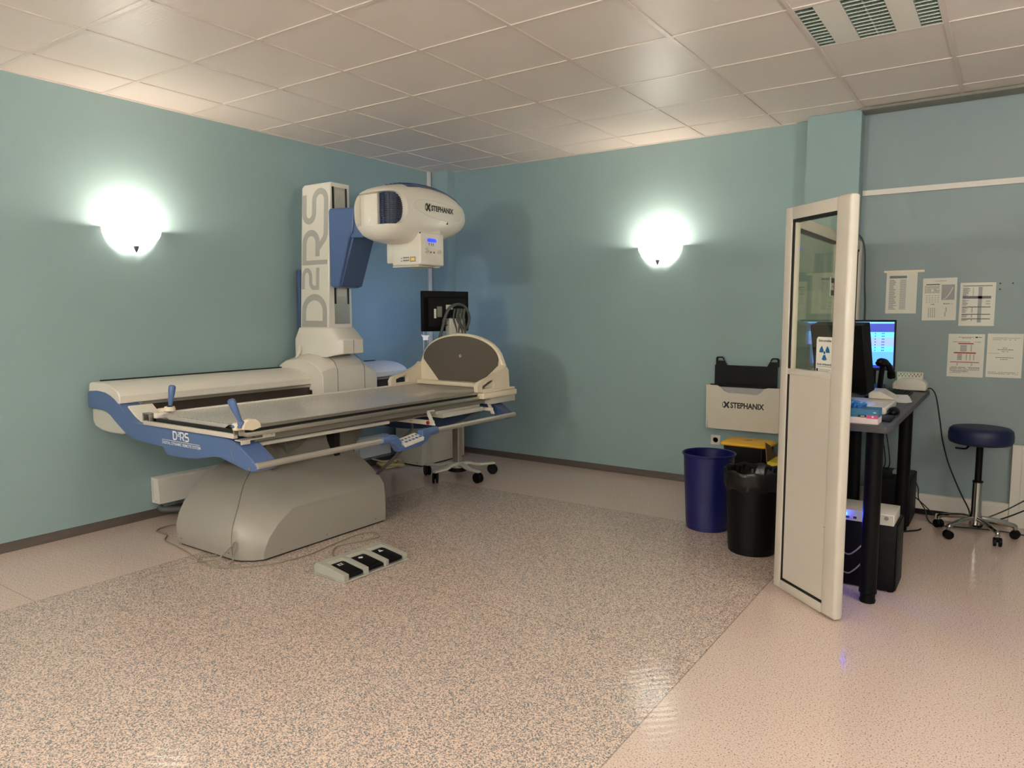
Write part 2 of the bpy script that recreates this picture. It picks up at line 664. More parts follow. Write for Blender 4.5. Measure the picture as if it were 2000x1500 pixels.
b.build('ceiling_trim', M_grid, kind='structure', flat=True)

# ceiling light: 600 x 600 troffer with three mirror louvres, switched off
t = thing('ceiling_light', 'square ceiling light with three mirror louvre strips, switched off', 'ceiling light', (4.3253, -1.879, H))
b = MB()
cells = [(4.038, 4.122), (4.238, 4.410), (4.518, 4.612)]
x = 4.026
for c0, c1 in cells + [(4.6245, None)]:
    b.box(x, c0, -2.178, -1.580, H - 0.004, H + 0.075)
    x = c1
for c0, c1 in cells:
    b.box(c0, c1, -2.178, -2.166, H - 0.004, H + 0.075)
    b.box(c0, c1, -1.592, -1.580, H - 0.004, H + 0.075)
b.box(4.026, 4.6245, -2.178, -1.580, H + 0.076, H + 0.09)
b.build('housing', M_wp, t, flat=True)
for c0, c1 in cells:
    b = MB()
    b.mat(M_louv)
    b.box(c0 + 0.001, c0 + 0.003, -2.165, -1.593, H - 0.002, H + 0.07)
    b.box(c1 - 0.003, c1 - 0.001, -2.165, -1.593, H - 0.002, H + 0.07)
    n = 12
    for k in range(n + 1):
        yy = -2.163 + 0.568 * k / n
        b.prism([(yy - 0.005, H + 0.035), (yy + 0.005, H + 0.035), (yy + 0.0012, H - 0.002), (yy - 0.0012, H - 0.002)], 'x', c0 + 0.003, c1 - 0.003)
        b.mat(M_dull_white).box(c0 + 0.003, c1 - 0.003, yy - 0.0022, yy + 0.0022, H - 0.0045, H - 0.0015)
        b.mat(M_louv)
    if c1 - c0 > 0.12:
        b.box((c0 + c1) / 2 - 0.004, (c0 + c1) / 2 + 0.004, -2.163, -1.595, H - 0.001, H + 0.035)
    b.box(c0 + 0.003, c1 - 0.003, -2.165, -1.593, H + 0.066, H + 0.07)
    lv = b.build('louvre', M_louv, t, flat=True)
    if c1 - c0 > 0.12:
        for xx in (c0 + 0.045, c1 - 0.045):
            MB().cyl((xx, -2.16, H + 0.05), (xx, -1.6, H + 0.05), 0.008).build('tube_lamp', M_dull_white, lv)


# ================================================================== WALL LAMPS
def sconce():
    """built against the plane y=0 facing -y, centre at the origin (rim height = 0)"""
    t = thing('wall_lamp', 'lit frosted glass bowl wall lamp on the teal back wall', 'wall lamp', group='glass bowl wall lamps')
    a, bb, h = 0.188, 0.165, 0.115
    n, m = 28, 10
    rings = []
    for i in range(m + 1):
        ph = math.pi / 2 * i / m
        k = math.cos(ph) ** 0.85 if i < m else 0.02
        rings.append([(a * k * math.cos(math.pi + math.pi * q / n), bb * k * math.sin(math.pi + math.pi * q / n) - 0.045 * (1 - k) - 0.004, -h * math.sin(ph)) for q in range(n + 1)])
    mb = MB()
    mb.loft(rings, cap=False, closed=False)
    o = mb.build('glass_bowl', M_bowl, t, local=True, recalc=False)
    s = o.modifiers.new('thickness', 'SOLIDIFY')
    s.thickness = 0.004
    mb = MB()
    mb.lathe([(0.019, 0.004), (0.017, -0.010), (0.009, -0.032), (0.0015, -0.046)], (0, -0.06, -h + 0.002), n=16)
    mb.build('finial', M_finial, t, local=True)
    mb = MB()
    mb.box(-0.05, 0.05, -0.012, -0.0005, -0.08, -0.02, 0.003)
    mb.cyl((0, -0.012, -0.06), (0, -0.10, -0.072), 0.008)
    mb.cyl((0, -0.105, -0.080), (0, -0.105, -0.055), 0.012)
    mb.build('bracket', M_dull_white, t, local=True)
    li = bpy.data.lights.new('bulb', 'POINT')
    li.energy = BULB_W
    li.color = LAMP_COL
    li.shadow_soft_size = 0.03
    lo = bpy.data.objects.new('bulb', li)
    COL.objects.link(lo)
    lo.parent = t
    lo.location = (0, -0.108, -0.014)
    return t


s0 = sconce()

s0.location = (2.462, -0.0005, 2.008)
dup(s0, (0.0005, -3.237, 2.015), math.pi / 2, 'lit frosted glass bowl wall lamp on the left wall beside the table')
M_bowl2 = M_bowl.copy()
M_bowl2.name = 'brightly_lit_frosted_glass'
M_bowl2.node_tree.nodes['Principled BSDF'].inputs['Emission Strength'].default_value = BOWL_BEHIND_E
for loc, rz, lab in (((XR - 0.0005, -3.45, 2.01), -math.pi / 2, 'lit glass bowl wall lamp on the right wall nearest the control desk'),
                     ((XR - 0.0005, -6.3, 2.01), -math.pi / 2, 'added unseen glass bowl lamp on the right wall beside the viewer, brightening the room'),  # extra lamp added out of view to lift the ambient light
                     ((2.46, YF + 0.0005, 2.01), math.pi, 'lit glass bowl wall lamp behind the viewer facing the back wall lamp'),
                     ((5.0, YF + 0.0005, 2.01), math.pi, 'added unseen glass bowl lamp on the wall directly behind the viewer, brightening the room')):  # another added lamp, unseen, for more light from behind the viewer
    q = dup(s0, loc, rz, lab)
    for ch in [c for c in bpy.data.objects if c.parent == q]:
        if ch.type == 'LIGHT':
            ch.data = ch.data.copy()
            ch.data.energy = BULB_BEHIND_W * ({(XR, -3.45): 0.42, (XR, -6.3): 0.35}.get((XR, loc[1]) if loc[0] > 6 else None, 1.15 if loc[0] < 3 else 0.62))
        elif ch.name.startswith('glass_bowl'):
            ch.data = ch.data.copy()
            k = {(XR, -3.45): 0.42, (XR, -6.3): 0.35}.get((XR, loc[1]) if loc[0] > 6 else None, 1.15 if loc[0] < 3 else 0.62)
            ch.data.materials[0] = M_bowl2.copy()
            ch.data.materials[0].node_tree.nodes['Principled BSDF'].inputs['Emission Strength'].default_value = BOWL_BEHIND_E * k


# ================================================================== X-RAY TABLE (one machine)
XT = thing('xray_table', 'large white and blue x-ray table with a lettered column and overhanging tube head', 'x-ray machine', (1.1, -2.6, 0))

# floor base: swept grey cover
zs = [0.012, 0.06, 0.13, 0.20, 0.27, 0.32, 0.37, 0.42, 0.47, 0.52, 0.57, 0.61]
x1s = [1.445, 1.448, 1.448, 1.445, 1.436, 1.395, 1.335, 1.275, 1.215, 1.17, 1.14, 1.13]
y0s = [-3.425, -3.435, -3.435, -3.415, -3.375, -3.325, -3.265, -3.20, -3.12, -3.03, -2.94, -2.88]
y1s = [-2.335, -2.335, -2.335, -2.335, -2.335, -2.337, -2.345, -2.36, -2.39, -2.42, -2.45, -2.48]
cxs = [0.14, 0.145, 0.15, 0.16, 0.17, 0.17, 0.165, 0.155, 0.14, 0.12, 0.11, 0.10]
cys = [0.10, 0.115, 0.15, 0.20, 0.28, 0.38, 0.42, 0.40, 0.34, 0.28, 0.2, 0.16]
rings = []
for z, x1, y0, y1, cx, cy in zip(zs, x1s, y0s, y1s, cxs, cys):
    x0 = 0.70 if z < 0.4 else 0.70 + (z - 0.4) * 0.35
    r_ = []
    r_ += [(x0, y1, z), (x0, y0 + 0.03, z), (x0 + 0.03, y0, z)]
    r_ += [(x1 - cx, y0, z), (x1 - cx * 0.66, y0 + cy * 0.14, z), (x1 - cx * 0.25, y0 + cy * 0.52, z), (x1, y0 + cy, z)]
    r_ += [(x1, y1 + 0.01, z), (x1 - 0.01, y1, z)]
    rings.append(r_)
b = MB().loft(rings)
base = b.build('base_cover', M_base, XT, ang=24)
b = MB()
b.loft([[(q[0] + (0.012 if q[0] < 1 else -0.01), q[1] + (0.012 if q[1] < -3 else -0.008), z) for q in rings[0]] for z in (0.0, 0.014)])
b.build('plinth', M_slot, XT)
# seam line and fixing screws on the base
b = MB()
seam = []
for z, x1, y0, cx, cy in zip(zs[:10], x1s, y0s, cxs, cys):
    seam.append((x1 - cx + 0.002, y0 - 0.0005, z))
b.tube(smooth_pts(seam, 4), 0.0022, 6)
b.build('seam', M_seam, base)
for p in ((0.78, -3.436, 0.05), (1.449, -3.20, 0.04), (1.449, -2.42, 0.04), (1.449, -2.85, 0.04), (1.27, -3.437, 0.05)):
    MB().sphere(p, 0.005, 8).build('screw', M_seam, base)

# tilting pillar between base and table
b = MB()
b.loft([[(0.78, -2.86, 0.36), (0.78, -2.39, 0.36), (1.13, -2.39, 0.36), (1.13, -2.86, 0.36)],
        [(0.78, -2.90, 0.60), (0.78, -2.22, 0.60), (1.13, -2.22, 0.60), (1.13, -2.90, 0.60)],
        [(0.78, -2.92, 0.715), (0.78, -2.16, 0.715), (1.13, -2.16, 0.715), (1.13, -2.92, 0.715)]])
b.box(1.13, 1.2, -2.50, -2.36, 0.43, 0.715)
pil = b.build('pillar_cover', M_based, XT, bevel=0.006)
MB().box(1.1, 1.212, -2.56, -2.515, 0.40, 0.70).build('slot', M_slot, pil, flat=True)
b = MB()
b.tube([(1.2, -3.0, 0.70), (1.2, -3.2, 0.55), (1.18, -3.05, 0.47)], 0.012, 8)
b.prism([(-3.28, 0.70), (-3.16, 0.70), (-3.0, 0.56), (-3.04, 0.53)], 'x', 1.16, 1.2)
b.build('tilt_arm', M_based, XT)

# lower carcass
b = MB()
b.box(0.82, 1.60, -3.50, -1.33, 0.745, 0.80)
b.box(0.86, 1.50, -3.42, -1.36, 0.70, 0.745)
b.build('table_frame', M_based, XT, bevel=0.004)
MB().tube([(1.585, -3.53, 0.727), (1.585, -2.42, 0.722)], 0.0125, 12).build('lower_rail', M_wp, XT)

# table top with long side profiles
MB().box(0.832, 1.652, -3.545, -1.21, 0.826, 0.850, 0.004).build('tabletop', M_table, XT)
b = MB()
b.box(0.800, 0.831, -3.585, -1.22, 0.80, 0.858, 0.003)
b.build('side_rail', M_wp, XT)
b = MB()
b.mat(M_alu).box(1.653, 1.668, -3.57, -1.50, 0.832, 0.849)
b.mat(M_slot).box(1.652, 1.660, -3.57, -1.50, 0.816, 0.832)
b.mat(M_alu).box(1.640, 1.680, -3.57, -1.45, 0.792, 0.816, 0.003)
b.build('side_rail', M_alu, XT)
b = MB()
b.box(1.60, 1.645, -3.50, -1.40, 0.752, 0.788)
b.build('side_rail', M_based, XT, bevel=0.003)
# foot-end cross strip with open rail ends
b = MB()
b.mat(M_frame).box(0.712, 1.605, -3.603, -3.575, 0.781, 0.806, 0.002)
b.mat(M_slot).box(0.74, 1.59, -3.585, -3.56, 0.804, 0.826)
b.mat(M_alu)
for x in (0.705, 0.775):
    b.box(x, x + 0.012, -3.60, -3.56, 0.800, 0.850)
b.box(0.705, 0.787, -3.60, -3.56, 0.846, 0.852)
for x in (1.60, 1.648):
    b.box(x, x + 0.012, -3.60, -3.56, 0.800, 0.846)
b.box(1.60, 1.66, -3.60, -3.56, 0.842, 0.848)
b.build('end_rail', M_frame, XT)
MB().prism([(1.0, 0.824), (1.48, 0.824), (1.52, 0.845), (1.56, 0.848), (0.86, 0.848), (0.90, 0.845), (0.94, 0.824)], 'y', -3.57, -3.54).build('tabletop_lip', M_table, XT)
# accessory bracket on the front rail
b = MB()
b.box(1.605, 1.66, -3.595, -3.40, 0.770, 0.776)
b.box(1.655, 1.661, -3.595, -3.54, 0.752, 0.776)
b.box(1.655, 1.661, -3.46, -3.38, 0.770, 0.80)
b.cyl((1.662, -3.40, 0.785), (1.668, -3.40, 0.785), 0.005, 8)
b.cyl((1.662, -3.57, 0.757), (1.668, -3.57, 0.757), 0.005, 8)
b.build('rail_bracket', M_frame, XT)


def hand_grip(cx, cy, lean, capside, zb=0.852):
    b = MB()
    p0 = Vector((cx, cy, zb + 0.03))
    p1 = Vector((cx + lean[0], cy + lean[1], zb + 0.155))
    d = (p1 - p0)
    b.lathe([(0.011, 0.0), (0.012, 0.02), (0.017, 0.07), (0.021, 0.11), (0.020, 0.128), (0.012, 0.136)], p0, d, 18)
    g = b.build('hand_grip', M_blue, XT)
    b = MB()
    if capside > 0:
        b.prism([(cy + 0.045, zb - 0.012)] + [(cy + 0.045 + 0.052 * math.cos(math.radians(a)), zb - 0.002 + 0.05 * math.sin(math.radians(a))) for a in range(0, 181, 12)], 'x', cx - 0.005, cx + 0.035)
        b.box(cx - 0.04, cx + 0.0, cy - 0.03, cy + 0.06, zb - 0.01, zb + 0.03, 0.008)
    else:
        b.lathe([(0.02, 0), (0.034, 0.004), (0.034, 0.016), (0.028, 0.03)], (cx - 0.005, cy, zb + 0.006), (0, 0, 1), 18)
        b.box(cx - 0.05, cx - 0.01, cy - 0.06, cy + 0.02, zb + 0.004, zb + 0.028, 0.01)
    b.build('clamp', M_wp2, g)
    b = MB()
    b.sphere((cx, cy, zb + 0.025), (0.021, 0.021, 0.02), 12)
    b.tube([(cx - 0.03, cy - 0.03, zb + 0.012), (cx + 0.015, cy - 0.005, zb + 0.012)], 0.009, 8)
    b.build('pivot', M_black if capside < 0 else M_blue, g)


hand_grip(0.835, -3.50, (0.0, 0.02), -1)
hand_grip(1.672, -3.60, (-0.03, -0.035), 1, 0.842)

# blue S-shaped cross arm at the foot end, its twin at the head end
top = [(0.050, 0.935), (0.075, 0.948), (0.17, 0.955), (0.267, 0.949), (0.33, 0.934), (0.385, 0.911), (0.444, 0.876), (0.49, 0.845), (0.527, 0.822), (0.565, 0.800), (0.609, 0.784), (0.66, 0.778), (0.711, 0.7785), (1.34, 0.7775), (1.50, 0.776), (1.575, 0.771), (1.63, 0.757), (1.665, 0.738), (1.768, 0.676), (1.797, 0.652)]
bot = [(1.793, 0.632), (1.765, 0.620), (1.70, 0.620), (1.625, 0.637), (1.543, 0.652), (1.484, 0.663), (1.44, 0.665), (1.392, 0.660), (1.331, 0.646), (1.25, 0.632), (1.158, 0.624), (1.04, 0.620), (0.955, 0.622), (0.914, 0.667), (0.78, 0.669), (0.651, 0.675), (0.59, 0.680), (0.548, 0.691), (0.50, 0.708), (0.455, 0.731), (0.41, 0.755), (0.369, 0.778), (0.32, 0.808), (0.281, 0.823), (0.24, 0.830), (0.207, 0.833), (0.052, 0.836), (0.044, 0.885)]
b = MB().prism(top + bot, 'y', -3.602, -3.47)
arm = b.build('end_arm', M_blue, XT, bevel=0.006, ang=30)
# lettering on the arm
oy = -3.6035
b = MB()
o_, s_ = (0.985, oy, 0.726), 0.048
u_, v_, n_ = (1, 0, -0.006), (0, 0, 1), (0, -1, 0)
UX = 1.0


def logo_letters(mb, org, u, v, n, hgt, w, th, small2=True):
    """D 2 R S drawn as rounded strokes; hgt letter height, w stroke width"""
    u, v = Vector(u), Vector(v)
    org = Vector(org)
    h = hgt - w

    def P(pts, dx, sc=1.0, dy=0.0):
        return [((p[0] * sc) * h + dx + w / 2, p[1] * sc * h + dy + w / 2) for p in pts]
    D = [(0, 0), (0, 1), (0.55, 1)] + arc(0.55, 0.5, 0.42, 0.5, 90, -90, 12)[1:] + [(0.0, 0)]
    mb.stroke(P(D[:-1] + [(0.0, 0.0)], 0), w, org, u, v, n, th)
    two = [(0, 1), (0.42, 1)] + arc(0.42, 0.75, 0.22, 0.25, 90, -90, 8)[1:] + [(0.25, 0.5)] + arc(0.25, 0.25, 0.25, 0.25, 90, 180, 6)[1:] + [(0, 0), (0.7, 0)]
    d2 = h * 1.14 + w * 1.1
    mb.stroke(P(two, d2, 0.50, h * 0.50), w * 0.55, org, u, v, n, th)
    Rr = [(0, 0), (0, 1), (0.55, 1)] + arc(0.55, 0.70, 0.33, 0.30, 90, -90, 10)[1:] + [(0.34, 0.40)]
    d3 = d2 + h * 0.50 * 0.8 + w * 1.0
    mb.stroke(P(Rr, d3), w, org, u, v, n, th)
    mb.stroke(P([(0.40, 0.42), (0.95, -0.02)], d3), w, org, u, v, n, th)
    S = [(0.95, 0.92)] + [(0.85, 1), (0.35, 1)] + arc(0.32, 0.755, 0.30, 0.245, 90, 270, 10)[1:] + [(0.62, 0.51)] + arc(0.62, 0.255, 0.30, 0.255, 90, -90, 10)[1:] + [(0.05, 0)]
    d4 = d3 + h * 1.05 + w * 0.9
    mb.stroke(P(S[1:], d4), w, org, u, v, n, th)
    return d4 + h + w


# letters on the end arm, reading along +x
logo_letters(b, (1.03, oy, 0.7205), (0.86, 0, 0), (0, 0, 1), (0, -1, 0), 0.052, 0.0085, 0.0012)
b.bar(-0.01, 0.37, 0, 0.003, (0.925, oy, 0.7125), (1, 0, 0), (0, 0, 1), (0, -1, 0), 0.001)
b.text('DIGITAL DYNAMIC REMOTE SYSTEM', 0.024, (0.915, oy, 0.690), (1, 0, 0), (0, 0, 1), (0, -1, 0), 0.001, width=0.385, bold=0.0004)
b.build('lettering', M_white_ink, arm, recalc=False, flat=True)
b = MB()
b.prism([(0.462, 0.872), (0.49, 0.853), (0.527, 0.830), (0.565, 0.808), (0.609, 0.792), (0.66, 0.786), (0.70, 0.786), (0.70, 0.7795), (0.609, 0.782), (0.527, 0.815), (0.462, 0.86)], 'y', -3.560, -3.40)
b.build('inner_cover', M_wp, arm, bevel=0.004)
MB().cyl((1.735, -3.604, 0.636), (1.735, -3.6, 0.636), 0.008, 10).build('screw', M_seam, arm)
b = MB()
b.tube([(1.60, -3.602, 0.66), (1.575, -3.602, 0.72), (1.62, -3.602, 0.763)], 0.0018, 6)
b.build('seam', M_seam, arm)
# grey belly under the beam end
MB().prism([(0.066, 0.834), (0.064, 0.745), (0.095, 0.715), (0.16, 0.697), (0.267, 0.688), (0.40, 0.690), (0.455, 0.698), (0.452, 0.725), (0.369, 0.776), (0.30, 0.816), (0.207, 0.832)], 'y', -3.585, -3.42).build('beam_belly', M_dull_white, XT, bevel=0.012, seg=3)
topR = [(0.08, 0.80), (0.45, 0.79), (0.60, 0.775), (1.60, 0.775), (1.665, 0.740), (1.768, 0.676), (1.80, 0.652)]
botR = [(1.793, 0.634), (1.765, 0.625), (1.68, 0.640), (1.60, 0.690), (1.52, 0.688), (1.45, 0.640), (1.36, 0.590), (1.25, 0.545), (1.10, 0.505), (0.95, 0.478), (0.75, 0.458), (0.55, 0.452), (0.40, 0.47), (0.30, 0.56), (0.10, 0.70)]
armR = MB().prism(topR + botR, 'y', -1.335, -1.235).build('end_arm', M_navy, XT, bevel=0.006, ang=30)

# grab rail with control pad
b = MB()
b.cyl((1.79, -3.60, 0.655), (1.79, -2.67, 0.655), 0.0175, 20)
b.cyl((1.79, -2.22, 0.655), (1.79, -1.235, 0.655), 0.0175, 20)
rail = b.build('grab_rail', M_steel, XT)
b = MB()
b.tube([(1.79, -2.70, 0.655), (1.79, -2.595, 0.655)], 0.026, 20)
b.tube([(1.79, -2.295, 0.655), (1.79, -2.17, 0.655)], 0.026, 20)
b.prism([(-2.64, 0.680), (-2.585, 0.680), (-2.535, 0.632), (-2.535, 0.600), (-2.40, 0.600), (-2.36, 0.622), (-2.335, 0.622), (-2.335, 0.676), (-2.26, 0.680), (-2.255, 0.634), (-2.285, 0.60), (-2.35, 0.577), (-2.46, 0.567), (-2.56, 0.567), (-2.60, 0.62), (-2.64, 0.636)], 'x', 1.765, 1.812)
b.build('clamp', M_blue, rail, bevel=0.004)
b = MB()
pu, pv = Vector((0, 0.175, 0.022)), Vector((-0.085, 0.0, 0.020))
o = Vector((1.828, -2.515, 0.612))
nn = pu.cross(pv).normalized()
nn = nn if nn.z > 0 else -nn
b.mat(M_wp).loft([[o, o + pu, o + pu + pv, o + pv], [o - nn * 0.022, o + pu - nn * 0.022, o + pu + pv - nn * 0.022, o + pv - nn * 0.022]])
b.mat(M_blueink)
uu, vv = pu.normalized(), pv.normalized()
for k in range(5):
    b.bar(0.018 + k * 0.033, 0.040 + k * 0.033, 0.014, 0.032, o, uu, vv, nn, 0.001)
    b.bar(0.018 + k * 0.033, 0.036 + k * 0.033, 0.050, 0.066, o, uu, vv, nn, 0.001)
b.build('control_pad', M_wp, rail, flat=True, recalc=True)
MB().tube(smooth_pts([(1.76, -2.46, 0.575), (1.60, -2.40, 0.47), (1.38, -2.33, 0.33), (1.30, -2.325, 0.28)], 6), 0.011, 10).build('cable', M_hose, rail)
MB().tube(smooth_pts([(1.35, -1.95, 0.66), (1.34, -1.93, 0.58), (1.25, -2.02, 0.48)], 5), 0.010, 10).build('cable', M_hose, XT)

# cassette drawer pulled out under the table
b = MB()
b.box(0.75, 1.70, -2.100, -2.085, 0.668, 0.700, 0.002)
b.box(0.75, 1.70, -1.405, -1.390, 0.690, 0.716, 0.002)
b.box(0.80, 1.50, -2.085, -1.405, 0.700, 0.708)
tray = b.build('cassette_tray', M_wp, XT)
for y0, bx in ((-2.095, (1.50, 1.655, -2.10, -2.03, 0.756, 0.768)), (-1.39, (1.44, 1.655, -1.43, -1.385, 0.756, 0.768))):
    b = MB()
    b.prism([(1.685, 0.668), (1.71, 0.668), (1.655, 0.765), (1.635, 0.765)], 'y', y0 - 0.008, y0 + 0.008)
    b.box(*bx, 0.002)
    b.build('handle', M_wp, tray)
b = MB()
b.box(1.10, 1.645, -1.93, -1.45, 0.694, 0.728, 0.004)
b.box(1.00, 1.63, -1.99, -1.47, 0.728, 0.751, 0.003)
b.build('cassette_holder', M_dull_white, tray)
b = MB()
b.lathe([(0.0135, 0.0), (0.0135, 0.008), (0.009, 0.013)], (1.655, -2.1, 0.684), (0, -1, 0), 16)
b.build('button', M_red, tray, label='red push button')
for x in (1.685, 1.50, 1.485, 1.20, 1.185):
    MB().cyl((x, -2.1005, 0.686), (x, -2.103, 0.686), 0.004, 8).build('screw', M_seam, tray)

# head-end footboard: curved cream shell with charcoal plate and two side wings
XC = 1.25
def fb_out(s):
    return [(XC - 0.46 * s, 0.835), (XC - 0.46 * s, 0.93), (XC - 0.435 * s, 1.03)] + [(XC + 0.415 * s * math.cos(math.radians(a)), 1.055 + 0.225 * s * math.sin(math.radians(a))) for a in range(172, 7, -11)] + [(XC + 0.435 * s, 1.03), (XC + 0.46 * s, 0.93), (XC + 0.46 * s, 0.835)]
b = MB()
po = fb_out(1.0)
b.prism(po, 'y', -1.235, -1.185)
board = b.build('footboard', M_wp2, XT, bevel=0.012, seg=3, ang=40)
pl = [(XC - 0.225, 0.888), (XC + 0.215, 0.888), (XC + 0.385, 1.03)] + [(XC + 0.392 * math.cos(math.radians(a)), 1.065 + 0.195 * math.sin(math.radians(a))) for a in range(4, 177, 8)] + [(XC - 0.388, 1.06)]
b = MB().prism(pl, 'y', -1.243, -1.232)
plate = b.build('plate', M_char, board, ang=30)
MB().lathe([(0.015, 0), (0.013, 0.004), (0.002, 0.005)], (XC + 0.01, -1.243, 1.095), (0, -1, 0), 16).build('stud', M_alu, plate)


def wing(x0, x1, name='side_wing'):
    # outer = [(-1.60, 0.853), (-1.605, 0.895), (-1.58, 0.925), (-1.52, 0.940), (-1.40, 0.968), (-1.32, 0.99), (-1.275, 1.02), (-1.245, 1.07), (-1.20, 1.07), (-1.20, 0.853)]
    # inner = [(-1.545, 0.868), (-1.545, 0.892), (-1.44, 0.925), (-1.40, 0.93), (-1.40, 0.868)]
    # frame around the hand hole
    b = MB()
    b.prism([(-1.60, 0.853), (-1.605, 0.895), (-1.58, 0.925), (-1.545, 0.934), (-1.545, 0.853)], 'x', x0, x1)
    b.prism([(-1.546, 0.853), (-1.546, 0.872), (-1.399, 0.872), (-1.399, 0.853)], 'x', x0, x1)
    b.prism([(-1.546, 0.905), (-1.546, 0.934), (-1.52, 0.940), (-1.399, 0.968), (-1.399, 0.942)], 'x', x0, x1)
    b.prism([(-1.40, 0.853), (-1.40, 0.968), (-1.32, 0.99), (-1.275, 1.010), (-1.240, 1.035), (-1.20, 1.00), (-1.187, 0.853)], 'x', x0, x1)
    return b.build(name, M_wp2, board, ang=40)


wing(0.79, 0.825)
wing(1.675, 1.712)
b = MB()
b.box(1.655, 1.725, -1.545, -1.10, 0.797, 0.842, 0.008)
b.box(1.665, 1.720, -1.54, -1.12, 0.842, 0.862, 0.006)
b.build('clamp_block', M_wp2, board)
MB().box(0.835, 1.665, -1.30, -1.236, 0.852, 0.885, 0.004).build('toe_strip', M_wp2, board)
MB().cyl((1.694, -1.53, 0.878), (1.694, -1.41, 0.925), 0.008, 10).build('hand_bar', M_hose, board)
b = MB()
b.box(1.62, 1.70, -1.42, -1.09, 0.745, 0.796, 0.004)
b.build('clamp_block', M_dull_white, XT)

# longitudinal beam at the rear on which the column rides
bp_ = [(0.070, 0.846), (0.062, 0.95), (0.070, 0.994), (0.095, 1.004), (0.15, 1.007), (0.264, 1.004), (0.33, 0.993), (0.385, 0.975), (0.425, 0.955), (0.443, 0.932), (0.446, 0.889), (0.43, 0.884), (0.40, 0.846)]
beam = MB().prism(bp_, 'y', -3.598, -0.995).build('beam', M_wp, XT, bevel=0.006, ang=28)
b = MB()
b.mat(M_darkrail).box(0.40, 0.425, -3.40, -1.02, 0.80, 0.868)
b.box(0.44, 0.80, -3.44, -1.33, 0.778, 0.79)
b.mat(M_alu).box(0.40, 0.44, -3.45, -1.02, 0.868, 0.884)
b.build('guide_rail', M_darkrail, beam, flat=True)
b = MB()
b.mat(M_slot).box(0.072, 0.092, -3.53, -1.05, 1.004, 1.012)
b.build('cable_slot', M_slot, beam, flat=True)

# saddle carriage straddling the beam
b = MB()
rings = []
prof = [(0.045, 0.86), (0.045, 1.0), (0.075, 1.045), (0.16, 1.10), (0.30, 1.13), (0.44, 1.115), (0.53, 1.07), (0.575, 1.02), (0.585, 0.96), (0.585, 0.80), (0.45, 0.79), (0.45, 0.84)]
low = [(0.045, 0.86), (0.045, 0.985), (0.06, 1.01), (0.12, 1.025), (0.30, 1.03), (0.42, 1.015), (0.50, 0.985), (0.56, 0.955), (0.585, 0.93), (0.585, 0.80), (0.45, 0.79), (0.45, 0.84)]
def lerp2(a, c, t): return [(p[0] + (q[0] - p[0]) * t, p[1] + (q[1] - p[1]) * t) for p, q in zip(a, c)]
for y, t in ((-2.105, 0.52), (-2.04, 0.80), (-1.975, 1.0), (-1.70, 1.0), (-1.63, 0.78), (-1.57, 0.48), (-1.52, 0.1)):
    rings.append([(p[0], y, p[1]) for p in lerp2(low, prof, t)])
b.loft(rings)
sad = b.build('carriage', M_wp, XT, bevel=0.006, ang=30)
for y in (-1.955, -1.665):
    b = MB()
    b.tube([(0.5865, y, 0.80), (0.5865, y, 1.0), (0.55, y, 1.06), (0.46, y, 1.113)], 0.0025, 6)
    b.build('seam', M_seam, sad)

# column
YL0, YL1, YRr = -1.965, -1.905, -1.70
b = MB()
def colring(z, y0, y1, xb=0.155, xf=0.500):
    return [(xb, y0 + 0.012, z), (xb + 0.012, y0, z), (xf - 0.006, y0, z), (xf, y0 + 0.006, z), (xf, y1 - 0.01, z), (xf - 0.03, y1, z), (xb + 0.03, y1, z), (xb, y1 - 0.02, z)]
b.loft([colring(1.20, -1.968, YRr), colring(2.0, -1.93, YRr), colring(2.455, -1.907, YRr), [(p[0] if p[0] > 0.3 else p[0] + 0.03, p[1], 2.475) for p in colring(2.47, -1.905, YRr)]])
colm = b.build('column', M_wp, XT, bevel=0.004, ang=30)
b = MB()
b.mat(M_alu).box(0.499, 0.503, -1.895, -1.735, 1.36, 2.44)
b.mat(M_slot).box(0.502, 0.506, -1.895, -1.877, 1.52, 2.44)
b.box(0.502, 0.506, -1.757, -1.742, 1.52, 2.44)
b.mat(M_dull_white).box(0.503, 0.508, -1.862, -1.775, 1.58, 2.42)
b.build('guide_track', M_alu, colm, flat=True)
# rear cover
MB().box(0.11, 0.154, -1.955, -1.72, 1.22, 1.80, 0.012).build('rear_cover', M_navy, colm)
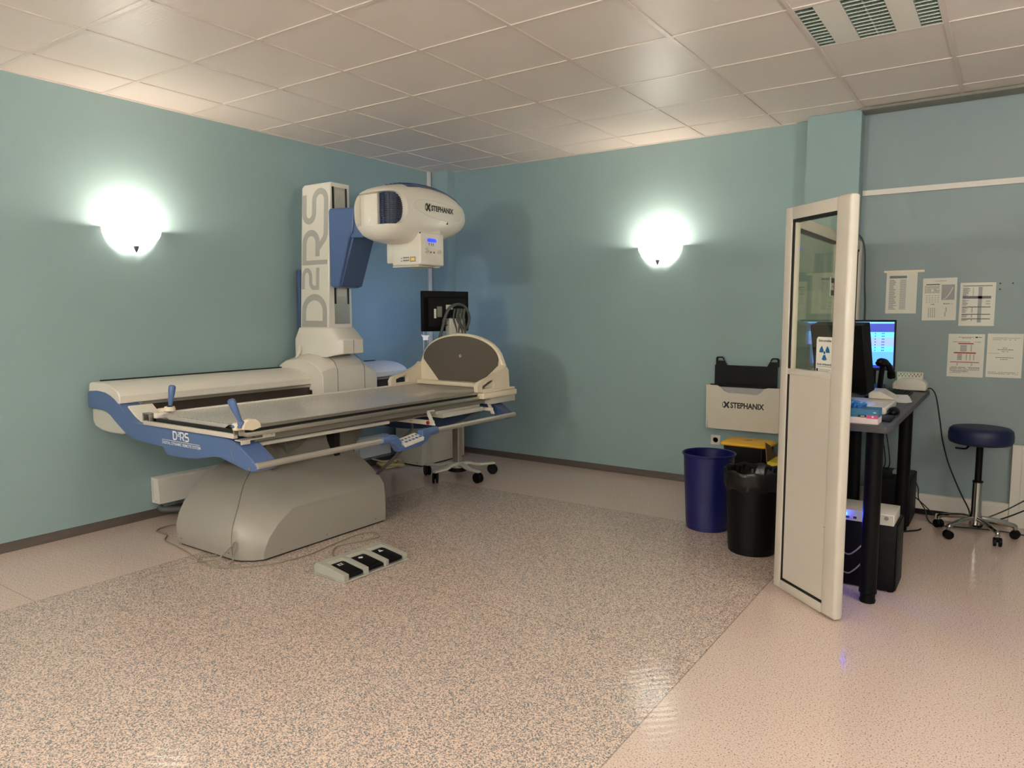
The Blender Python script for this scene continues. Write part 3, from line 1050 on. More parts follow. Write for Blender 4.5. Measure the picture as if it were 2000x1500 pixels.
# lettering up the side (reads bottom to top)
b = MB()
tilt = (1.968 - 1.905) / (2.47 - 1.20)
vecu = Vector((0, tilt, 1)).normalized()
nn = Vector((0, -1, tilt)).normalized()
org = Vector((0.478, -1.968 + tilt * 0.14 - 0.0008, 1.34))
W0 = 0.052
HG = 0.285
def vlogo(mb):
    u, v = vecu, Vector((-1, 0, 0))
    k = lambda pts, w, th=0.0016, closed=False: mb.stroke(pts, w, org, u, v, nn, th, closed)
    # D
    k([(0.020, 0.022), (0.020, 0.272), (0.12, 0.272)] + arc(0.12, 0.147, 0.115, 0.125, 90, -90, 12)[1:], 0.050, closed=True)
    # 2
    k([(0.300, 0.285), (0.395, 0.285)] + arc(0.395, 0.240, 0.058, 0.045, 90, -90, 8)[1:] + [(0.360, 0.195)] + arc(0.360, 0.155, 0.050, 0.040, 90, 180, 6)[1:] + [(0.310, 0.112), (0.470, 0.112)], 0.036)
    # R with its leg running on into the S
    k([(0.512, 0.300), (0.512, 0.000)], 0.036, 0.0014)
    k([(0.512, 0.275), (0.665, 0.275)] + arc(0.665, 0.196, 0.085, 0.079, 90, -90, 10)[1:] + [(0.560, 0.117)], 0.050)
    k([(0.625, 0.110), (0.700, 0.035), (0.740, 0.022), (1.00, 0.022)] + arc(1.00, 0.093, 0.075, 0.071, -90, 90, 12)[1:] + [(0.905, 0.164)] + arc(0.905, 0.222, 0.062, 0.058, -90, -270, 12)[1:] + [(1.055, 0.280)], 0.048, 0.0018)


vlogo(b)
b.build('lettering', M_lett, colm, recalc=True, flat=True)
# collar at the foot of the column
b = MB()
col_low = [(0.12, -1.985), (0.14, -2.0), (0.52, -2.0), (0.60, -1.96), (0.635, -1.93), (0.635, -1.72), (0.60, -1.68), (0.12, -1.66)]
col_mid = [(0.12, -1.985), (0.14, -2.0), (0.50, -2.0), (0.60, -1.955), (0.632, -1.93), (0.632, -1.72), (0.595, -1.68), (0.12, -1.66)]
col_top = [(0.15, -1.96), (0.16, -1.972), (0.49, -1.972), (0.515, -1.95), (0.52, -1.93), (0.52, -1.72), (0.505, -1.70), (0.15, -1.695)]
b.loft([[(p[0], p[1], 1.095 if p[0] < 0.55 else 1.122) for p in col_low], [(p[0], p[1], 1.235) for p in col_mid], [(p[0], p[1], 1.330) for p in col_top]])
b.build('column_foot', M_wp, XT, bevel=0.006, ang=30)
MB().tube([(0.634, -1.825, 1.125), (0.636, -1.825, 1.232)], 0.002, 6).build('seam', M_seam, XT)
MB().tube(smooth_pts([(0.20, -2.0, 1.18), (0.22, -2.03, 1.13), (0.20, -2.05, 1.08)], 5), 0.012, 8).build('hose', M_wp, XT)

# blue lift carriage and gusset arm
b = MB()
side = [(0.508, 1.66), (0.55, 1.645), (0.60, 1.650), (0.735, 2.035), (0.775, 2.062), (0.80, 2.25), (0.52, 2.262), (0.508, 2.24)]
b.prism(side, 'y', -1.945, -1.70)
b.prism([(0.735, 2.02), (1.05, 2.02), (1.05, 2.22), (0.74, 2.245)], 'y', -1.93, -1.70)
b.build('lift_arm', M_blue, XT, bevel=0.014, seg=3, ang=30)
b = MB()
b.prism([(0.596, 1.662), (0.620, 1.655), (0.775, 2.045), (0.752, 2.052)], 'y', -1.925, -1.705)
b.build('arm_shade_face', M_navy, XT, bevel=0.006)  # darker blue sheet: shade of the downward-facing arm front put into the colour

# x-ray tube housing
hx = 1.225
st = [(-2.185, 2.075, 2.250, 0.150), (-2.178, 2.040, 2.285, 0.178), (-2.155, 2.005, 2.318, 0.198), (-2.12, 1.975, 2.335, 0.207), (-2.06, 1.957, 2.352, 0.210), (-1.97, 1.948, 2.370, 0.210), (-1.85, 1.952, 2.385, 0.207), (-1.72, 1.968, 2.388, 0.203), (-1.60, 1.988, 2.380, 0.197), (-1.50, 2.010, 2.365, 0.187), (-1.40, 2.040, 2.337, 0.168), (-1.31, 2.080, 2.300, 0.138), (-1.245, 2.125, 2.260, 0.098), (-1.205, 2.165, 2.225, 0.050)]
rings = []
NN = 40
for y, zb, zt, hw in st:
    r_ = []
    for k in range(NN):
        a = 2 * math.pi * k / NN
        e = 2 / 3.0
        c_, s_ = math.cos(a), math.sin(a)
        r_.append((hx + hw * math.copysign(abs(c_) ** e, c_), y, (zb + zt) / 2 + (zt - zb) / 2 * math.copysign(abs(s_) ** e, s_)))
    rings.append(r_)
b = MB().loft(rings)
head = b.build('tube_housing', M_wp, XT, ang=50)
# hand opening cut through the end and round the near corner
pc = [(-2.6, 2.063), (-2.14, 2.063)] + [(-2.14 + 0.105 * math.cos(math.radians(a)), 2.177 + 0.114 * math.sin(math.radians(a))) for a in range(-80, 81, 10)] + [(-2.14, 2.291), (-2.6, 2.291)]
cb = MB().prism(pc, 'x', 1.062, 1.8)
cut = cb.build('cutter', M_wp)
cut.location = XT.location * -1 + XT.location
bo = head.modifiers.new('opening', 'BOOLEAN')
bo.object = cut
bo.operation = 'DIFFERENCE'
bo.solver = 'EXACT'
bpy.context.view_layer.update()
dg = bpy.context.evaluated_depsgraph_get()
newme = bpy.data.meshes.new_from_object(head.evaluated_get(dg))
head.modifiers.remove(bo)
oldme = head.data
head.data = newme
bpy.data.meshes.remove(oldme)
bpy.data.objects.remove(cut)
head.data.shade_smooth()
head.data.set_sharp_from_angle(angle=math.radians(45))
bv = head.modifiers.new('bevel', 'BEVEL')
bv.width = 0.006
bv.segments = 3
bv.limit_method = 'ANGLE'
bv.angle_limit = math.radians(50)
# blue cooling grille inside the opening
b = MB()
b.mat(M_slot).lathe([(0.080, 0.0), (0.080, 0.222)], (1.305, -2.06, 2.066), (0, 0, 1), 28)
b.mat(M_grille)
for k in range(17):
    z = 2.070 + 0.0132 * k
    b.lathe([(0.080, 0.0), (0.086, 0.001), (0.086, 0.0055), (0.080, 0.0065)], (1.305, -2.06, z), (0, 0, 1), 28)
for a in range(150, 331, 30):
    b.box(1.305 + 0.086 * math.cos(math.radians(a)) - 0.003, 1.305 + 0.086 * math.cos(math.radians(a)) + 0.003, -2.06 + 0.086 * math.sin(math.radians(a)) - 0.003, -2.06 + 0.086 * math.sin(math.radians(a)) + 0.003, 2.066, 2.288)
b.build('fan_grille', M_grille, head, flat=True)
MB().box(1.064, 1.235, -2.135, -2.06, 2.0635, 2.290, 0.008).build('inner_panel', M_wp, head)
# ribbed grille on top
b = MB()
rr = []
for y, zb, zt, hw in st[5:12]:
    rr.append([(hx + hw * f, y, (zb + zt) / 2 + (zt - zb) / 2 * (1 - abs(f) ** 3.0) ** (1 / 3.0) + 0.004) for f in (-0.72, -0.6, -0.45, -0.25, 0, 0.25, 0.45, 0.6, 0.72)])
sh = 0.0
b.loft(rr, cap=False, closed=False)
tg = b.build('top_grille', M_navy, head, recalc=True)
so = tg.modifiers.new('thickness', 'SOLIDIFY')
so.thickness = 0.006
so.offset = 0
b = MB()
for f in (-0.5, -0.3, -0.1, 0.1, 0.3, 0.5):
    b.tube([(hx + hw * f, y, (zb + zt) / 2 + (zt - zb) / 2 * (1 - abs(f) ** 3.0) ** (1 / 3.0) + 0.008) for y, zb, zt, hw in st[5:12]], 0.004, 6)
b.build('rib', M_grille, tg)


def brand(mb, org, u, v, n, hgt, cap, width, th=0.001):
    """bracketed X mark followed by the maker's name in bold capitals"""
    org, u, v = Vector(org), Vector(u), Vector(v)
    h = hgt
    w = h * 0.27
    mb.stroke([(0.16 * h, 0.99 * h), (0.44 * h, 0.62 * h), (0.44 * h, 0.38 * h), (0.16 * h, 0.01 * h)], w, org, u, v, n, th)
    mb.stroke([(0.94 * h, 0.99 * h), (0.64 * h, 0.58 * h), (0.64 * h, 0.42 * h), (0.94 * h, 0.01 * h)], w, org, u, v, n, th)
    mb.stroke([(0.06 * h, 0.95 * h), (-0.08 * h, 0.72 * h), (-0.08 * h, 0.28 * h), (0.06 * h, 0.05 * h)], w * 0.3, org, u, v, n, th)
    mb.text('STEPHANIX', cap / 0.70, org + u * (1.18 * h) + v * ((h - cap) * 0.5), u, v, n, th, width=width - 1.18 * h, bold=cap * 0.05)


b = MB()
e = lambda y: 1.435 - (0.012 if y < -1.6 else 0)
b0 = Vector((1.4345, -1.845, 2.183))
b1 = Vector((1.4175, -1.515, 2.186))
uu = (b1 - b0).normalized()
brand(b, b0, uu, (0, 0, 1), Vector((uu.y, -uu.x, 0)), 0.053, 0.037, 0.335, 0.001)
lg = b.build('lettering', M_ink, head, recalc=False, flat=True)
b = MB()
el = []
for k in range(36):
    a = 2 * math.pi * k / 36
    y = -1.68 + 0.30 * math.cos(a)
    z = 2.20 + 0.062 * math.sin(a) - 0.06 * (y + 1.68)
    # surface x of the housing at (y,z)
    for q0, q1 in zip(st, st[1:]):
        if q0[0] <= y <= q1[0]:
            t = (y - q0[0]) / (q1[0] - q0[0])
            zb, zt, hw = [q0[i] + (q1[i] - q0[i]) * t for i in (1, 2, 3)]
            f = min(0.999, abs((z - (zb + zt) / 2) / ((zt - zb) / 2)))
            el.append((hx + hw * (1 - f ** 3.0) ** (1 / 3.0) + 0.0005, y, z))
            break
b.tube(el, 0.003, 6, closed=True)
b.build('oval_rim', M_wp, head)
MB().prism([(-1.605, 2.110), (-1.575, 2.110), (-1.575, 2.140)], 'x', 1.40, 1.418).build('emblem', M_ink, head)

# collimator box
CX0, CX1, CY0, CY1, CZ0, CZ1 = 1.15, 1.43, -1.905, -1.64, 1.795, 2.03
b = MB()
b.box(CX0, CX1, CY0, CY1, CZ0, CZ1, 0.010, 3)
b.box(CX0 - 0.075, CX0 + 0.02, CY0 + 0.02, CY1 - 0.02, CZ0 + 0.02, CZ1 - 0.015, 0.008)
b.box(CX0 + 0.03, CX1 - 0.02, CY0 + 0.03, CY1 - 0.02, CZ1, CZ1 + 0.03)
b.lathe([(0.11, 0), (0.11, 0.03)], ((CX0 + CX1) / 2 - 0.04, (CY0 + CY1) / 2, CZ1 - 0.005), (0, 0, 1), 24)
colli = b.build('collimator', M_wp, XT, ang=40)
for q in ((CX0 - 0.01, CX1 - 0.03, CY0 + 0.015, CY0 + 0.05, CZ0 - 0.012, CZ0 + 0.001), (CX0 - 0.01, CX1 - 0.03, CY1 - 0.05, CY1 - 0.015, CZ0 - 0.012, CZ0 + 0.001), (CX1 - 0.09, CX1 - 0.055, CY0 + 0.051, CY1 - 0.051, CZ0 - 0.010, CZ0 + 0.001)):
    MB().box(*q).build('filter_rail', M_dull_white, colli, flat=True)
b = MB()
b.prism(arc(-1.815, 1.975, 0.013, 0.013, 90, 270, 8) + arc(-1.738, 1.975, 0.013, 0.013, -90, 90, 8), 'x', CX1 - 0.001, CX1 + 0.0015)
b.build('display', M_lcd, colli, flat=True, label='glowing blue display')
for y in (-1.842, -1.700):
    b = MB()
    b.lathe([(0.017, 0), (0.0155, 0.014), (0.012, 0.016)], (CX1, y, 1.897), (1, 0, 0), 20)
    b.box(CX1 + 0.012, CX1 + 0.02, y - 0.015, y + 0.015, 1.893, 1.901, 0.002)
    b.build('knob', M_dull_white, colli)
for y in (-1.79, -1.755):
    MB().lathe([(0.008, 0), (0.007, 0.003)], (CX1, y, 1.889), (1, 0, 0), 12).build('push_button', M_seam, colli)
b = MB()
b.mat(M_ink)
for y in (-1.812, -1.785, -1.765):
    b.bar(0, 0.006, 0, 0.018, (CX1, y, 1.936), (0, 1, 0), (0, 0, 1), (1, 0, 0), 0.0006)
    b.bar(-0.005, 0.006, 0.014, 0.018, (CX1, y, 1.936), (0, 1, 0), (0, 0, 1), (1, 0, 0), 0.0007)
b.build('legend', M_greyink, colli, flat=True, recalc=False)
b = MB()
fy = CY0 - 0.0006
b.mat(M_paper).bar(0.0, 0.022, 0.0, 0.045, (1.235, fy, 1.817), X_, Z_, -Y_)
b.bar(0.024, 0.088, 0.0, 0.045, (1.235, fy, 1.817), X_, Z_, -Y_)
b.mat(M_ink)
for k in range(2):
    for q in range(5):
        b.bar(0.028 + q * 0.0115, 0.036 + q * 0.0115, 0.006 + k * 0.021, 0.018 + k * 0.019, (1.235, fy, 1.817), X_, Z_, -Y_, 0.0009)
b.bar(0.006, 0.016, 0.006, 0.012, (1.235, fy, 1.817), X_, Z_, -Y_, 0.0009)
b.bar(0.008, 0.014, 0.024, 0.034, (1.235, fy, 1.817), X_, Z_, -Y_, 0.0009)
b.mat(M_ink).bar(0.094, 0.148, 0.002, 0.036, (1.235, fy, 1.817), X_, Z_, -Y_)
b.mat(M_yellow).bar(0.097, 0.145, 0.005, 0.033, (1.235, fy, 1.817), X_, Z_, -Y_, 0.0009)
b.mat(M_paper).bar(0.108, 0.136, 0.010, 0.027, (1.235, fy, 1.817), X_, Z_, -Y_, 0.0011)
b.build('sticker', M_paper, colli, flat=True, recalc=False, label='white and yellow warning stickers')
b = MB()
b.box(1.28, 1.345, CY0 - 0.0008, CY0 + 0.002, 1.93, 1.978, 0.0)
b.build('panel_mark', M_wp2, colli, flat=True)
MB().sphere((1.425, -1.902, 2.022), 0.006, 8).build('screw', M_ink, colli)

# ================================================================== THINGS ALONG THE LEFT WALL
t = thing('wall_duct', 'long white metal wall duct low on the left wall behind the x-ray table', 'duct', (0, -2.1, 0.06))
b = MB()
b.prism([(0.0008, 0.105), (0.0008, 0.29), (0.075, 0.29), (0.085, 0.283), (0.105, 0.108)], 'y', -3.185, -0.875)
duct = b.build('cover', M_white_trim, t, bevel=0.003)
for y in (-2.4, -1.62, -1.28):
    b = MB()
    b.prism([(0.076, 0.2905), (0.086, 0.2835), (0.1065, 0.107), (0.104, 0.107), (0.083, 0.28), (0.076, 0.287)], 'y', y - 0.0015, y + 0.0015)
    b.build('seam', M_seam, duct)
b = MB()
b.box(0.02, 0.03, -3.187, -3.184, 0.13, 0.27)
for z in (0.13, 0.20):
    b.cyl((0.06, -3.184, z), (0.06, -3.19, z), 0.004, 8)
b.build('end_cap', M_dull_white, duct)
tag(MB().tube(smooth_pts([(0.06, -3.165, 0.085), (0.09, -3.15, 0.062), (0.22, -3.02, 0.055), (0.45, -2.92, 0.05), (0.672, -2.88, 0.05)], 6), 0.022, 12).build('hose', M_hose),
    'thick grey hose running from the white duct end to the x-ray table base', 'hose')
# white wall-side equipment box under the duct corner
t = thing('equipment_cabinet', 'tall white equipment cabinet in the corner behind the x-ray table', 'cabinet', (0.24, -0.5, 0))
MB().box(0.13, 0.462, -0.832, -0.19, 0.012, 0.74, 0.004).build('body', M_cab, t)
MB().box(0.15, 0.45, -0.82, -0.20, 0.0, 0.013).build('plinth', M_blackm, t)
b = MB()
b.box(0.4625, 0.468, -0.82, -0.20, 0.02, 0.73, 0.003)
b.build('door', M_cab, t)
for x in (0.40, 0.18):
    MB().cyl((x, -0.832, 0.035), (x, -0.836, 0.035), 0.006, 10).build('screw', M_seam, t)
t = thing('pole_holder', 'slim grey metal pole with flared bracket standing on the white cabinet', 'holder', (0.39, -0.675, 0.74))
b = MB()
b.lathe([(0.06, 0.0), (0.06, 0.008), (0.02, 0.012)], (0.39, -0.675, 0.7402), n=20)
b.build('foot', M_alu, t)
for dx in (-0.02, 0.02):
    MB().cyl((0.39 + dx * 0.8, -0.675 + dx * 0.6, 0.75), (0.39 + dx * 0.8, -0.675 + dx * 0.6, 1.30), 0.005, 10).build('rod', M_steel, t)
ud = Vector((0.82, 0.57, 0))
b = MB()
P_ = [(-0.045, 1.245), (-0.025, 1.215), (-0.025, 1.19), (0.025, 1.19), (0.025, 1.215), (0.045, 1.245), (0.025, 1.238), (-0.025, 1.238)]
nd = Vector((0.57, -0.82, 0)) * 0.02
c0 = Vector((0.39, -0.675, 0))
b.loft([[c0 + ud * p[0] + Z_ * p[1] + nd * s for p in P_] for s in (-1, 1)])
b.build('bracket', M_steel, t, bevel=0.002)

pts = []
for k in range(90):
    a = k * 0.42
    r = 0.10 + 0.022 * math.sin(k * 1.7) + 0.02 * math.sin(k * 0.61)
    pts.append((0.20 + r * math.cos(a) * 1.0, -0.985 + r * math.sin(a) * 1.05, 0.010 + 0.00035 * k + 0.006 * (1 + math.sin(k * 0.9))))
pts += [(0.12, -1.08, 0.07), (0.10, -1.13, 0.09)]
tag(MB().tube(smooth_pts(pts, 2), 0.0075, 6).build('cable_coil', M_coil), 'coil of yellowed cable lying on the floor in front of the duct', 'cable')

# ------------------------------------------------------------------ monitor cart
cxm, cym = 1.0, -0.97
t = thing('monitor_cart', 'rolling stand on five casters carrying a black monitor seen from behind', 'monitor stand', (cxm, cym, 0))
b = MB()
b.lathe([(0.06, 0.092), (0.062, 0.125), (0.045, 0.14)], (cxm, cym, 0), n=24)
hub = b.build('hub', M_dull_white, t)
b = MB()
b.lathe([(0.075, 0.058), (0.095, 0.068), (0.095, 0.085), (0.06, 0.092)], (cxm, cym, 0), n=24)
b.build('counterweight', M_black, t)


def caster(mb, x, y, ang, r=0.045, w=0.018, gap=0.007):
    d = Vector((math.cos(ang), math.sin(ang), 0))
    for s in (-1, 1):
        c = Vector((x, y, r)) + d * (s * (gap + w / 2))
        mb.lathe([(r * 0.55, -w / 2), (r * 0.92, -w / 2), (r, -w * 0.3), (r, w * 0.3), (r * 0.92, w / 2), (r * 0.55, w / 2)], c, d, 20)
    mb.box(x - r * 0.4, x + r * 0.4, y - r * 0.4, y + r * 0.4, r * 0.9, r * 1.95, 0.004)
    return mb


for k, (px, py) in enumerate(((0.99, -1.258), (1.283, -1.045), (1.172, -0.682), (0.828, -0.722), (0.725, -1.06))):
    d = Vector((px - cxm, py - cym, 0))
    L = d.length
    d.normalize()
    s = Vector((-d.y, d.x, 0))
    rr = []
    for f, z, w, h in ((0.03, 0.118, 0.036, 0.030), (0.32, 0.118, 0.032, 0.028), (0.48, 0.104, 0.030, 0.024), (0.62, 0.096, 0.028, 0.022), (1.06, 0.096, 0.022, 0.018)):
        p = Vector((cxm, cym, z)) + d * (L * f)
        rr.append([p + s * w, p + s * w * 0.7 + Z_ * h * 0.6, p - s * w * 0.7 + Z_ * h * 0.6, p - s * w, p - s * w * 0.8 - Z_ * h * 0.4, p + s * w * 0.8 - Z_ * h * 0.4])
    MB().loft(rr).build('leg', M_dull_white, t, bevel=0.003)
    caster(MB(), px, py, 0.6 + k * 0.9).build('caster', M_black, t)
b = MB()
b.box(cxm - 0.035, cxm + 0.035, cym - 0.03, cym + 0.03, 0.12, 1.28, 0.008, 3)
b.build('pole', M_alu, t)
# monitor: its screen faces the left wall
mc = Vector((0.905, -1.005, 1.462))
mu = Vector((0.312, 0.950, 0)).normalized()
mn = Vector((-mu.y, mu.x, 0))      # screen normal, away from the viewer


def slab(mb, c, u, n, w, h, d0, d1, m=None):
    """box in a local frame: width w along u, height h, depth d0..d1 along n"""
    if m:
        mb.mat(m)
    rr = []
    for d in (d0, d1):
        rr.append([c + u * sx * w / 2 + Z_ * sz * h / 2 + n * d for sx, sz in ((-1, -1), (1, -1), (1, 1), (-1, 1))])
    return mb.loft(rr)


b = MB()
slab(b, mc, mu, mn, 0.465, 0.345, -0.018, 0.022)
mon = b.build('monitor', M_black, t, bevel=0.004)
b = MB()
slab(b, mc - Z_ * 0.01, mu, mn, 0.38, 0.24, -0.045, -0.018)
slab(b, mc + Z_ * 0.145, mu, mn, 0.44, 0.05, -0.022, -0.018)
b.build('rear_housing', M_blackm, mon, bevel=0.006)
b = MB()
slab(b, mc, mu, mn, 0.44, 0.30, 0.0222, 0.0235)
b.build('screen', M_scr_cart, mon, flat=True, label='lit pale blue screen facing the wall')
b = MB()
back = mc - mn * 0.0458
b.mat(M_paper)
b.bar(-0.14, -0.118, -0.06, 0.02, back, mu, Z_, -mn)
b.bar(-0.02, 0.05, 0.015, 0.055, back, mu, Z_, -mn)
b.mat(M_seam).bar(-0.11, -0.06, -0.05, 0.04, back, mu, Z_, -mn)
b.build('label', M_paper, mon, flat=True, recalc=False)
b = MB()
slab(b, Vector((cxm, cym, 1.33)), mu, mn, 0.16, 0.14, -0.02, 0.05)
b.build('mount', M_dull_white, t, bevel=0.004)
b = MB()
hb = mc - mn * 0.085


def hp(a, z, d=0.0): return hb + mu * a + Z_ * z - mn * d


b.tube(smooth_pts([hp(-0.135, -0.30), hp(-0.09, -0.17), hp(-0.03, 0.0), hp(0.05, 0.055), (hp(0.14, 0.045)), hp(0.19, -0.03), hp(0.185, -0.11), hp(0.13, -0.20), hp(0.10, -0.30), hp(0.10, -0.45)], 6), 0.013, 10)
for a0, a1, r in ((0.02, 0.055, 0.008), (0.055, 0.11, 0.012), (0.09, 0.075, 0.010), (0.12, 0.14, 0.012), (0.075, 0.13, 0.006)):
    b.tube(smooth_pts([hp(a0 + 0.02, 0.02, 0.01), hp(a0, -0.06, 0.02), hp(a1, -0.17, 0.01), hp(a1 - 0.01, -0.30), hp(0.08, -0.5)], 6), r, 10)
b.tube(smooth_pts([hp(0.01, -0.05), hp(-0.05, -0.09), hp(-0.06, -0.05), hp(-0.08, -0.09), hp(-0.03, -0.12)], 5), 0.004, 8)
b.tube(smooth_pts([hp(0.02, -0.08), hp(0.0, -0.18), hp(-0.06, -0.22), hp(-0.11, -0.19)], 5), 0.004, 8)
b.build('cable_bundle', M_hose, t)
b = MB()
slab(b, hb + mu * 0.105 + Z_ * 0.0, mu, mn, 0.05, 0.03, 0.0, 0.03)
slab(b, hb + mu * 0.085 - Z_ * 0.04, mu, mn, 0.016, 0.04, -0.02, 0.0)
b.build('cable_clip', M_alu, t)

# ------------------------------------------------------------------ foot pedals and floor cable
t = thing('foot_switch', 'low grey foot switch with three black pedals on the flecked floor', 'foot switch', (1.97, -3.05, 0))
ax = Vector((0.02, 0.46, 0)).normalized()     # long axis
sd = Vector((ax.y, -ax.x, 0))                  # towards the front edge
o = Vector((1.845, -3.292, 0))


def fp(a, s, z): return o + ax * a + sd * s + Z_ * z


LN = 0.47
b = MB()
b.loft([[fp(-0.005, -0.01, 0.002), fp(-0.005, 0.262, 0.002), fp(LN + 0.005, 0.262, 0.002), fp(LN + 0.005, -0.01, 0.002)], [fp(-0.005, -0.01, 0.010), fp(-0.005, 0.262, 0.010), fp(LN + 0.005, 0.262, 0.010), fp(LN + 0.005, -0.01, 0.010)]])
b.loft([[fp(a, 0, 0.01), fp(a, 0, 0.045), fp(a, 0.015, 0.066), fp(a, 0.058, 0.066), fp(a, 0.07, 0.052), fp(a, 0.07, 0.01)] for a in (0, LN)])
for a0, a1 in ((0, 0.034), (0.142, 0.174), (0.296, 0.326), (LN - 0.028, LN)):
    b.loft([[fp(a, 0.05, 0.01), fp(a, 0.05, 0.066), fp(a, 0.10, 0.065), fp(a, 0.255, 0.044), fp(a, 0.255, 0.01)] for a in (a0, a1)])
b.build('housing', M_pedal, t, bevel=0.002)
for k, a0 in enumerate((0.036, 0.177, 0.329)):
    a1 = a0 + (0.104, 0.116, 0.110)[k]
    b = MB()
    b.mat(M_black).loft([[fp(a, 0.072, 0.018), fp(a, 0.072, 0.052), fp(a, 0.10, 0.054), fp(a, 0.245, 0.036), fp(a, 0.25, 0.018)] for a in (a0, a1)])
    pd = b.build('pedal', M_black, t, bevel=0.006)
    b = MB()
    c = fp((a0 + a1) / 2, 0.118, 0.0528)
    nz = (sd * 0.124 + Z_).normalized()
    dn = (sd - Z_ * 0.124).normalized()
    if k == 0:
        b.stroke([(-0.012, -0.008), (0.012, -0.008), (0.012, 0.008), (-0.012, 0.008)], 0.003, c, ax, -dn, nz, 0.001, True)
        for q in ((-0.016, -0.012), (0.016, -0.012), (0.016, 0.012), (-0.016, 0.012)):
            b.bar(q[0] - 0.002, q[0] + 0.002, q[1] - 0.002, q[1] + 0.002, c, ax, -dn, nz, 0.001)
    elif k == 1:
        for q in range(8):
            a = q * math.pi / 4
            b.stroke([(0.007 * math.cos(a), 0.005 * math.sin(a)), (0.015 * math.cos(a), 0.011 * math.sin(a))], 0.0024, c, ax, -dn, nz, 0.001)
        b.stroke([(0.004 * math.cos(q), 0.004 * math.sin(q)) for q in (0, 1.2, 2.4, 3.7, 5)], 0.0024, c, ax, -dn, nz, 0.001, True)
    else:
        b.stroke([(-0.013, -0.010), (0.013, -0.010), (0.0, 0.013)], 0.003, c, ax, -dn, nz, 0.001, True)
        b.stroke([(-0.006, -0.004), (0.006, -0.004)], 0.003, c, ax, -dn, nz, 0.001)
    b.build('symbol', M_white_ink, pd, flat=True)
cz = 0.006
tag(MB().tube(smooth_pts([(1.865, -3.06, 0.02), (1.80, -3.06, cz), (1.69, -3.02, cz), (1.60, -2.90, cz), (1.645, -2.74, cz), (1.672, -2.62, cz), (1.585, -2.565, cz), (1.525, -2.66, cz), (1.55, -2.90, cz), (1.575, -3.12, cz), (1.52, -3.35, cz), (1.33, -3.54, cz), (1.12, -3.53, cz), (0.93, -3.49, cz), (0.75, -3.46, cz), (0.60, -3.44, cz), (0.50, -3.37, cz), (0.36, -3.36, cz), (0.31, -3.25, cz), (0.38, -3.14, cz), (0.50, -3.06, cz), (0.68, -3.04, cz)], 8), 0.0042, 8).build('cable', M_cable),
    'thin grey pedal cable looping on the floor around the table base', 'cable')
tag(MB().tube(smooth_pts([(1.16, -3.445, 0.02), (1.10, -3.50, cz + 0.004), (1.16, -3.56, cz + 0.009), (1.28, -3.52, 0.04), (1.325, -3.46, 0.10), (1.335, -3.435, 0.125), (1.345, -3.44, 0.10), (1.345, -3.46, 0.03), (1.37, -3.50, cz + 0.009), (1.42, -3.47, cz + 0.010)], 8), 0.0042, 8).build('cable', M_cable),
    'grey cable loop standing up against the foot of the table base', 'cable')

# ================================================================== ALONG THE BACK WALL
def bin_(name, label, cx, cy, r0, r1, h, m, rimw):
    t = thing(name, label, 'waste bin', (cx, cy, 0))
    b = MB()
    b.lathe([(r0 * 0.96, 0.0), (r0, 0.006), (r0 * 1.005, 0.03), (r0 * 1.02, 0.032), (r1 - 0.004, h - 0.012), (r1 - 0.008, h - 0.012), (r0 * 0.98, 0.04), (0.02, 0.012)], (cx, cy, 0), n=48)
    b.build('body', m, t)
    b = MB()
    b.lathe([(r1 - 0.006, h - 0.016), (r1 + 0.002, h - 0.018), (r1 + rimw, h - 0.010), (r1 + rimw, h - 0.004), (r1, h), (r1 - 0.006, h - 0.004), (r1 - 0.006, h - 0.016)], (cx, cy, 0), n=48, cap=False)
    b.build('rim', m, t)
    return t


bin_('waste_bin', 'dark blue open round waste bin on the floor by the back wall', 3.345, -1.195, 0.140, 0.170, 0.515, M_bin_blue, 0.006)
tb = bin_('waste_bin', 'black round waste bin lined with a black bag, beside the white screen', 3.735, -1.515, 0.138, 0.165, 0.500, M_bin_black, 0.004)
b = MB()
rings = []
N = 72
for r, z, wv in ((0.162, 0.395, 0.0), (0.171, 0.40, 0.002), (0.173, 0.44, 0.003), (0.175, 0.48, 0.003), (0.176, 0.503, 0.002), (0.171, 0.508, 0.004), (0.160, 0.500, 0.004), (0.150, 0.44, 0.010), (0.140, 0.36, 0.012), (0.13, 0.2, 0.012), (0.1, 0.06, 0.006), (0.01, 0.05, 0)):
    rings.append([(3.735 + (r + wv * math.sin(k * 1.9 + z * 40) * math.sin(k * 0.7)) * math.cos(2 * math.pi * k / N), -1.515 + (r + wv * math.sin(k * 1.9 + z * 40) * math.sin(k * 0.7)) * math.sin(2 * math.pi * k / N), z + 0.006 * math.sin(k * 0.8) * (z > 0.39)) for k in range(N)])
b.loft(rings, cap=False)
b.build('liner', M_liner, tb, ang=60)

t = thing('medical_waste_bin', 'black square bin with a flat yellow lid against the back wall', 'waste bin', (3.34, -0.31, 0))
b = MB()
rg = lambda x0, x1, y0, y1, z, c=0.03: [(x0 + c, y0, z), (x1 - c, y0, z), (x1, y0 + c, z), (x1, y1 - c, z), (x1 - c, y1, z), (x0 + c, y1, z), (x0, y1 - c, z), (x0, y0 + c, z)]
b.loft([rg(3.20, 3.50, -0.425, -0.205, 0.0), rg(3.185, 3.515, -0.44, -0.19, 0.435)])
b.build('body', M_bin_black, t, bevel=0.006)
b = MB()
b.loft([rg(3.168, 3.532, -0.458, -0.172, 0.436), rg(3.165, 3.535, -0.46, -0.170, 0.448), rg(3.175, 3.525, -0.45, -0.18, 0.46), rg(3.195, 3.505, -0.43, -0.20, 0.464)])
lid = b.build('lid', M_yellow, t, bevel=0.003, label='yellow lid')
b = MB()
